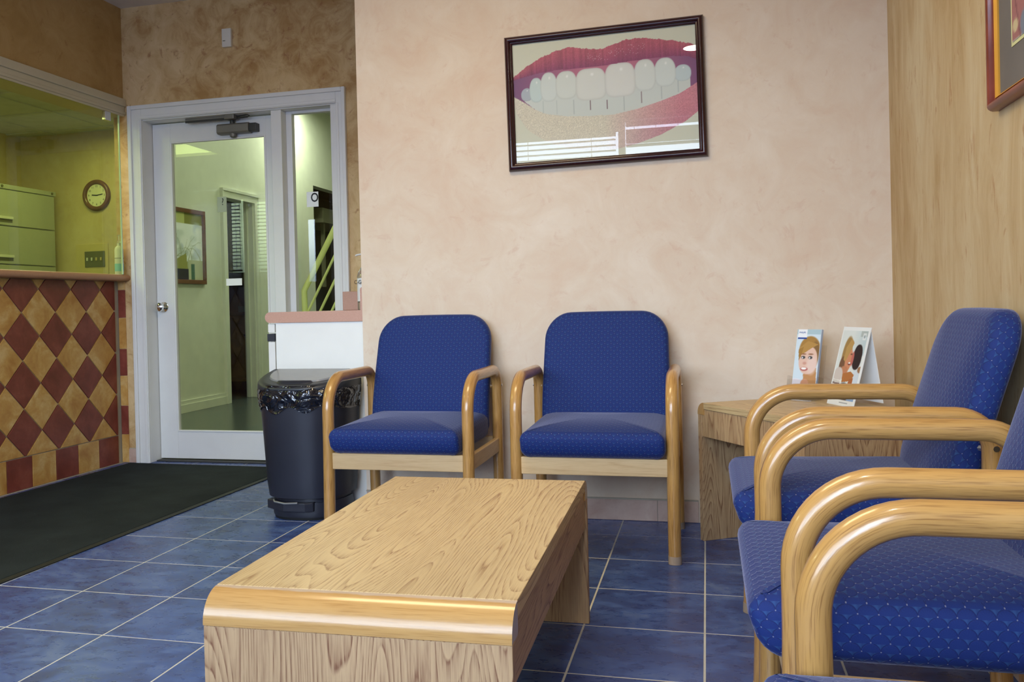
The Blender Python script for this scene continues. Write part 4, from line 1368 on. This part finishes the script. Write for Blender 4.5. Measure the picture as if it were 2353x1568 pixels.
def art_couple():
    c = Canvas(72, 150, (216, 224, 222))
    c.put(np.clip((c.x - 0.45) * 1.6, 0, 0.7) * (c.y < 0.35), (178, 200, 208))
    c.put(((c.x > 0.70) & (c.y < 0.12)) * 0.5, (150, 158, 150))
    # woman
    c.ell(0.34, 0.36, 0.17, 0.24, (158, 126, 72), soft=0.15)
    c.ell(0.24, 0.50, 0.10, 0.12, (120, 84, 58), soft=0.2)
    c.ell(0.45, 0.42, 0.125, 0.145, (205, 140, 104), soft=0.12)
    c.poly([(0.26, 0.42), (0.28, 0.26), (0.42, 0.14), (0.53, 0.20), (0.44, 0.33), (0.34, 0.45)], (184, 148, 86))
    c.ell(0.50, 0.465, 0.055, 0.020, (120, 50, 48), soft=0.2)
    c.ell(0.50, 0.458, 0.040, 0.011, (240, 236, 228), soft=0.2)
    c.ell(0.52, 0.345, 0.045, 0.010, (110, 74, 56), soft=0.5)
    c.ell(0.36, 0.56, 0.14, 0.06, (190, 128, 92), soft=0.3)
    # man's head and shoulders
    c.ell(0.74, 0.375, 0.155, 0.160, (40, 26, 28), soft=0.08, p=2.3)
    c.ell(0.58, 0.40, 0.045, 0.09, (190, 105, 95), soft=0.4)
    c.poly([(0.62, 0.70), (0.72, 0.54), (0.92, 0.53), (1.0, 0.60), (1.0, 1.0), (0.60, 1.0)], (205, 216, 226))
    c.ell(0.92, 0.53, 0.08, 0.04, (150, 112, 80), soft=0.25)
    c.poly([(0.62, 0.78), (0.92, 0.72), (1.0, 0.82), (1.0, 1.0), (0.62, 1.0)], (134, 164, 204))
    # woman's top, arm and hand
    c.ell(0.18, 0.62, 0.16, 0.10, (205, 196, 190), soft=0.15)
    c.poly([(0.34, 0.60), (0.62, 0.56), (0.76, 0.60), (0.70, 0.68), (0.36, 0.71)], (176, 112, 58))
    c.poly([(0.62, 0.66), (0.76, 0.64), (0.74, 0.78), (0.66, 0.85), (0.58, 0.76)], (168, 100, 58))
    c.ell(0.92, 0.76, 0.07, 0.035, (120, 96, 78), soft=0.3)
    # grey block with the text
    c.poly([(0.0, 0.68), (0.30, 0.70), (0.30, 0.98), (0.0, 0.98)], (118, 98, 94))
    c.ell(0.46, 0.88, 0.22, 0.17, (92, 80, 74), soft=0.2)
    for y, x1, w, col in ((0.695, 0.36, 0.020, (232, 232, 226)), (0.755, 0.28, 0.020, (232, 232, 226)), (0.815, 0.30, 0.010, (176, 160, 156)), (0.845, 0.26, 0.010, (176, 160, 156))):
        c.put(((np.abs(c.y - y - 0.03 * c.x) < w) & (c.x > 0.04) & (c.x < x1)) * (0.75 + 0.25 * np.sin(c.x * 140)), col)
    c.put((c.y > 0.93) * 1.0, (226, 228, 224))
    c.put(((c.y > 0.955) & (c.y < 0.967) & (c.x > 0.45) & (c.x < 0.75)) * 0.6, (120, 125, 130))
    # small white badge at the upper right and the white border
    c.put(((c.x > 0.78) & (c.x < 0.90) & (c.y > 0.07) & (c.y < 0.16)) * 0.8, (226, 230, 230))
    c.ell(0.84, 0.115, 0.03, 0.02, (150, 165, 170), soft=0.3)
    b = (c.x < 0.035) | (c.x > 0.94) | (c.y < 0.045)
    c.put(b * 1.0, (230, 234, 234))
    return c.lin()


# leaflet rack: acrylic holder with a few leaflets, leaning back
hA = thing('leaflet_holder', 'clear acrylic holder on the corner table by the wall', 'leaflet holder', (2.340, 0.385, EH + 0.0005), math.radians(-38))
MB().box(-0.065, 0.065, -0.055, 0.045, 0.0, 0.003).build('base', M_ACRYL, hA)
tilt = math.radians(-13)
o = MB().box(-0.062, 0.062, 0.032, 0.034, 0.010, 0.215).build('back_sheet', M_ACRYL, hA); o.rotation_euler = (tilt, 0, 0)
o = MB().box(-0.062, 0.062, -0.008, -0.006, 0.004, 0.075).build('front_sheet', M_ACRYL, hA); o.rotation_euler = (tilt, 0, 0)
for sx in (-1, 1):
    o = MB().box(sx * 0.062 - 0.001, sx * 0.062 + 0.001, -0.008, 0.032, 0.010, 0.09).build('side_sheet', M_ACRYL, hA); o.rotation_euler = (tilt, 0, 0)
lA = thing('leaflet', 'leaflet with smiling blonde woman cover standing in the acrylic holder', 'leaflet', (2.340, 0.385, EH + 0.010), math.radians(-38))
bk_ = MB().box(-0.050, 0.050, 0.008, 0.020, 0.0, 0.262).build('sheaf', M_PAPER, lA, 0.001); bk_.rotation_euler = (tilt, 0, 0)
pr = print_mesh('cover_print', art_face(), 0.099, 0.261, bk_, (0, 0.0074, 0.131))
text_mesh('PHILIPS', 0.0085, M_BINK, 'lettering', bk_, (-0.027, 0.0068, 0.249), (PI / 2, 0, 0))
MB().box(0.0502, 0.0508, 0.008, 0.020, 0.0, 0.262).build('blue_edge', M_PALEBLUE, bk_)

# folded standing leaflet
pB0, pB1 = Vector((2.418, 0.284, EH)), Vector((2.484, 0.124, EH))
mid = (pB0 + pB1) / 2
wB = (pB1 - pB0).length
azB = math.atan2(pB1.y - pB0.y, pB1.x - pB0.x)
lB = thing('display_leaflet', 'standing folded leaflet with embracing couple on the corner table', 'leaflet', mid, azB)
tB = math.radians(-15)
fb = MB().box(-wB / 2, wB / 2, 0.0, 0.0012, 0.0, 0.285).build('front_panel', M_PAPER, lB); fb.rotation_euler = (tB, 0, 0)
print_mesh('cover_print', art_couple(), wB - 0.002, 0.283, fb, (0, -0.0006, 0.1425))
rb_ = MB().box(-wB / 2 + 0.01, wB / 2 - 0.005, -0.0006, 0.0006, -0.262, 0.0).build('easel_back', M_PAPER, lB)
rb_.location = (0, 0.285 * math.sin(-tB), 0.285 * math.cos(tB) - 0.004); rb_.rotation_euler = (math.radians(9), 0, 0)

# ================================================================== framed smile picture
def art_smile():
    Wc, Hc = 330, 226
    c = Canvas(Wc, Hc, (206, 208, 186))

    def mp(x, y):
        u = (x - 222.0 - (y - 357) * 0.0176) / (1568 + 0.0066 * (y - 357))
        yt = 357 - 107 * u; yb = 1380 - 70 * u
        return (u, (y - yt) / (yb - yt))
    rng = np.random.RandomState(3)
    # lower lip (pale at the left, pink to the right)
    low_in = [(225, 800), (330, 860), (420, 920), (520, 960), (700, 985), (900, 990), (1100, 985), (1300, 945), (1500, 885), (1650, 830), (1810, 735)]
    low_out = [(1815, 975), (1700, 1065), (1500, 1170), (1300, 1240), (1100, 1285), (900, 1290), (700, 1260), (500, 1190), (350, 1090), (260, 960), (225, 860)]
    base = c.im.copy()
    ins = c.poly([mp(*p) for p in low_in + low_out], (0, 0, 0))
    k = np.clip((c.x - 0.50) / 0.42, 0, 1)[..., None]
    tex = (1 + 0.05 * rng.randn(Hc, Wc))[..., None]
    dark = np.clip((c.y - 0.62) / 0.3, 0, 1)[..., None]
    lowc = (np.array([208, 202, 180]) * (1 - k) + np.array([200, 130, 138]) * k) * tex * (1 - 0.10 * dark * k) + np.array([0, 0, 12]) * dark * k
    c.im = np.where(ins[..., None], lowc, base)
    # mouth opening
    up_in = [(225, 668), (330, 640), (450, 612), (600, 592), (800, 582), (1000, 572), (1200, 547), (1400, 527), (1600, 515), (1720, 520), (1812, 560)]
    mo = c.poly([mp(*p) for p in up_in + low_in[::-1]], (112, 70, 112))
    c.put(mo * np.clip(1.35 - np.abs(c.x - 0.52) * 2.4, 0, 1) * 1.0, (178, 104, 126))
    # lower teeth
    lt = c.poly([mp(*p) for p in [(325, 845), (480, 800), (700, 780), (1000, 770), (1300, 740), (1500, 715), (1740, 700), (1740, 779), (1650, 832), (1500, 887), (1300, 947), (1100, 987), (900, 992), (700, 987), (520, 961), (420, 920)]], (200, 207, 198))
    for x, y0, y1, w, col in ((490, 850, 955, 0.003, (180, 190, 183)), (612, 845, 965, 0.003, (182, 191, 184)), (760, 850, 970, 0.003, (172, 180, 174)), (902, 860, 940, 0.0035, (120, 96, 98)), (1045, 860, 940, 0.0035, (112, 84, 90)), (1190, 835, 960, 0.003, (172, 180, 174)), (1336, 800, 900, 0.003, (130, 112, 112)), (1502, 755, 870, 0.003, (172, 180, 175)), (1640, 725, 820, 0.003, (172, 182, 178))):
        a, b = mp(x, y0), mp(x, y1)
        c.put(((np.abs(c.x - a[0]) < w) & (c.y > a[1]) & (c.y < b[1])) * 0.8, col)
    # upper teeth
    for x0, x1, yt, yb, p, col in ((300, 395, 735, 845, 2.4, (168, 176, 182)), (1612, 1742, 590, 728, 2.6, (190, 204, 202)), (375, 488, 650, 858, 2.6, (192, 208, 202)), (472, 612, 608, 856, 2.8, (204, 212, 204)), (1447, 1615, 526, 768, 2.8, (206, 214, 206)), (606, 784, 602, 840, 3.0, (206, 212, 202)), (1278, 1448, 532, 798, 3.0, (208, 214, 205)), (782, 1032, 588, 856, 4.2, (210, 213, 203)), (1032, 1278, 552, 838, 4.2, (212, 214, 205))):
        a, b = mp((x0 + x1) / 2, yt), mp((x0 + x1) / 2, yb)
        cx, cy, rx, ry = a[0], (a[1] + b[1]) / 2, (x1 - x0) / 2 / 1575, (b[1] - a[1]) / 2
        X = np.clip((c.x - cx) / rx, -1, 1)
        # narrower towards the gum, square at the biting edge
        kk = 1.05 - 0.16 * np.clip((cy - c.y) / ry, 0, 1) ** 2
        d = (np.abs((c.x - cx) / (rx * kk)) ** p + np.abs((c.y - cy) / ry) ** p) ** (1 / p)
        edge = np.clip((d - 0.80) / 0.22, 0, 1)[..., None]
        tc_ = np.array(col, float) * (1 - 0.10 * edge ** 2)
        m_ = np.clip((1.03 - d) / 0.05, 0, 1)[..., None]
        c.im = c.im * (1 - m_) + tc_ * m_
        c.ell(cx + rx * 0.10, cy - ry * 0.62, rx * 0.10, ry * 0.09, (228, 231, 224), 2, 0.9)
    # upper lip
    up_out = [(228, 640), (300, 588), (400, 520), (500, 470), (600, 430), (720, 402), (850, 415), (960, 428), (1010, 428), (1080, 405), (1200, 360), (1320, 348), (1450, 360), (1600, 385), (1700, 405), (1800, 432)]
    jag = []
    for i in range(len(up_out) - 1):
        for q in range(8):
            t_ = q / 8
            x = up_out[i][0] * (1 - t_) + up_out[i + 1][0] * t_; y = up_out[i][1] * (1 - t_) + up_out[i + 1][1] * t_
            jag.append((x, y + rng.uniform(-6, 5)))
    base = c.im.copy()
    ins = c.poly([mp(*p) for p in jag + [(1812, 432), (1812, 560)] + up_in[::-1]], (0, 0, 0))
    xs_ = np.array([mp(*p)[0] for p in up_in]); ys_ = np.array([mp(*p)[1] for p in up_in])
    xo = np.array([mp(*p)[0] for p in up_out]); yo = np.array([mp(*p)[1] for p in up_out])
    yin = np.interp(c.x, xs_, ys_); yout = np.interp(c.x, xo, yo)
    dep = np.clip((c.y - yout) / np.maximum(yin - yout, 1e-3), 0, 1)
    stripe = rng.randn(Wc)
    stripe = np.convolve(stripe, np.ones(3) / 3, 'same')[None, :].repeat(Hc, 0)
    lc = np.array([176, 88, 102]) * (1 - dep[..., None] ** 1.6) + np.array([134, 60, 96]) * dep[..., None] ** 1.6
    lc = lc * (1 + 0.07 * stripe + 0.04 * rng.randn(Hc, Wc))[..., None]
    c.im = np.where(ins[..., None], lc, base)
    gl = ins & (rng.rand(Hc, Wc) > 0.955) & (np.abs(c.x - 0.58) < 0.16) & (dep > 0.25) & (dep < 0.7)
    c.put(gl * 0.7, (236, 200, 206))
    return c.lin()


pw, ph = 0.822, 0.570
sm = thing('smile_picture', 'dark framed close-up photo of a toothy smile on wall', 'picture', (1.6075, YB, 1.767))
sm.rotation_euler = (0, math.radians(-0.9), 0)
fwid = 0.033


def frame_bar(a, b, inner_a, inner_b):
    """mitred half-round frame member from outer corner a to b"""
    m_ = MB()
    prof = [(0.0, 0.0), (0.0, -0.014), (0.06, -0.020), (0.18, -0.0255), (0.34, -0.029), (0.5, -0.029), (0.66, -0.0255), (0.76, -0.019), (0.78, -0.0165), (0.92, -0.0155), (1.0, -0.011), (1.0, 0.0)]
    ra, rb = [], []
    for t_, y in prof:
        ra.append((a[0] + (inner_a[0] - a[0]) * t_, y, a[1] + (inner_a[1] - a[1]) * t_))
        rb.append((b[0] + (inner_b[0] - b[0]) * t_, y, b[1] + (inner_b[1] - b[1]) * t_))
    m_.loft([ra, rb])
    return m_


co = [(-pw / 2, -ph / 2), (pw / 2, -ph / 2), (pw / 2, ph / 2), (-pw / 2, ph / 2)]
ci = [(-pw / 2 + fwid, -ph / 2 + fwid), (pw / 2 - fwid, -ph / 2 + fwid), (pw / 2 - fwid, ph / 2 - fwid), (-pw / 2 + fwid, ph / 2 - fwid)]
for i in range(4):
    frame_bar(co[i], co[(i + 1) % 4], ci[i], ci[(i + 1) % 4]).build('frame_member', M_FRAMEDK, sm, smooth=50)
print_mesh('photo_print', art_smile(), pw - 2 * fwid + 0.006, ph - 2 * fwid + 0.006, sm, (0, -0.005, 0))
MB().box(-pw / 2 + fwid - 0.002, pw / 2 - fwid + 0.002, -0.009, -0.0075, -ph / 2 + fwid - 0.002, ph / 2 - fwid + 0.002).build('glazing', M_PICGLASS, sm)
MB().box(-pw / 2 + 0.01, pw / 2 - 0.01, -0.004, -0.001, -ph / 2 + 0.01, ph / 2 - 0.01).build('backing', M_MATBOARD, sm)

# framed print on the right wall (runs out of the frame)
def art_abstract():
    c = Canvas(70, 90, (176, 178, 168))
    c.poly([(0.0, 0.30), (0.10, 0.0), (0.30, 0.0), (0.10, 0.35), (0.06, 0.52)], (196, 190, 160))
    c.poly([(0.08, 0.60), (0.12, 0.34), (0.5, 0.0), (0.75, 0.0), (0.35, 0.40)], (120, 78, 82))
    c.poly([(0.0, 0.45), (0.0, 0.25), (0.12, 0.38)], (120, 104, 122))
    rs = np.random.RandomState(5)
    for k in range(40):
        x, y = rs.rand(), rs.uniform(0.35, 0.75)
        c.ell(x, y, 0.012, 0.008, (150, 120, 130) if k % 2 else (110, 112, 140), soft=0.5)
    c.poly([(0.0, 1.0), (0.0, 0.80), (0.55, 0.45), (1.0, 0.35), (1.0, 1.0)], (164, 110, 108))
    for x in (0.05, 0.2, 0.38, 0.55, 0.75):
        c.put((np.abs(c.x - x - (c.y - 0.8) * 0.35) < 0.008) * (c.y > 0.72) * 0.8, (122, 74, 78))
    c.ell(0.18, 0.95, 0.06, 0.06, (120, 130, 146), soft=0.3)
    c.ell(0.05, 0.93, 0.04, 0.03, (206, 190, 150), soft=0.3)
    c.ell(0.40, 0.90, 0.07, 0.08, (98, 104, 132), soft=0.3)
    return c.lin()


rp_ = thing('framed_artwork', 'mahogany framed abstract print at the upper right edge', 'picture', (XR, -1.085, 1.72), -PI / 2)
w2, h2 = 0.355, 0.372
# local x points to -Y of the room; the frame's far end is at local -x
for i, (a, b) in enumerate((((-w2, -h2), (w2, -h2)), ((w2, -h2), (w2, h2)), ((w2, h2), (-w2, h2)), ((-w2, h2), (-w2, -h2)))):
    f2 = 0.027
    ia = (a[0] - math.copysign(f2, a[0]), a[1] - math.copysign(f2, a[1])); ib = (b[0] - math.copysign(f2, b[0]), b[1] - math.copysign(f2, b[1]))
    frame_bar(a, b, ia, ib).build('frame_member', M_REDWOOD, rp_, smooth=50)
    ja = (a[0] - math.copysign(0.033, a[0]), a[1] - math.copysign(0.033, a[1])); jb = (b[0] - math.copysign(0.033, b[0]), b[1] - math.copysign(0.033, b[1]))
    m_ = MB()
    m_.loft([[(p[0], y, p[1]) for p, y in ((ia, -0.002), (ia, -0.016), (ja, -0.010), (ja, -0.002))], [(p[0], y, p[1]) for p, y in ((ib, -0.002), (ib, -0.016), (jb, -0.010), (jb, -0.002))]])
    m_.build('gilt_slip', M_GOLD, rp_)
MB().box(-w2 + 0.03, w2 - 0.03, -0.006, -0.001, -h2 + 0.03, h2 - 0.03).build('matboard', M_MATBOARD, rp_)
MB().box(-w2 + 0.122, w2 - 0.122, -0.0075, -0.006, -h2 + 0.122, h2 - 0.122).build('bevel', M_BEVEL, rp_)
print_mesh('art_print', art_abstract(), 2 * w2 - 0.26, 2 * h2 - 0.26, rp_, (0, -0.0082, 0))
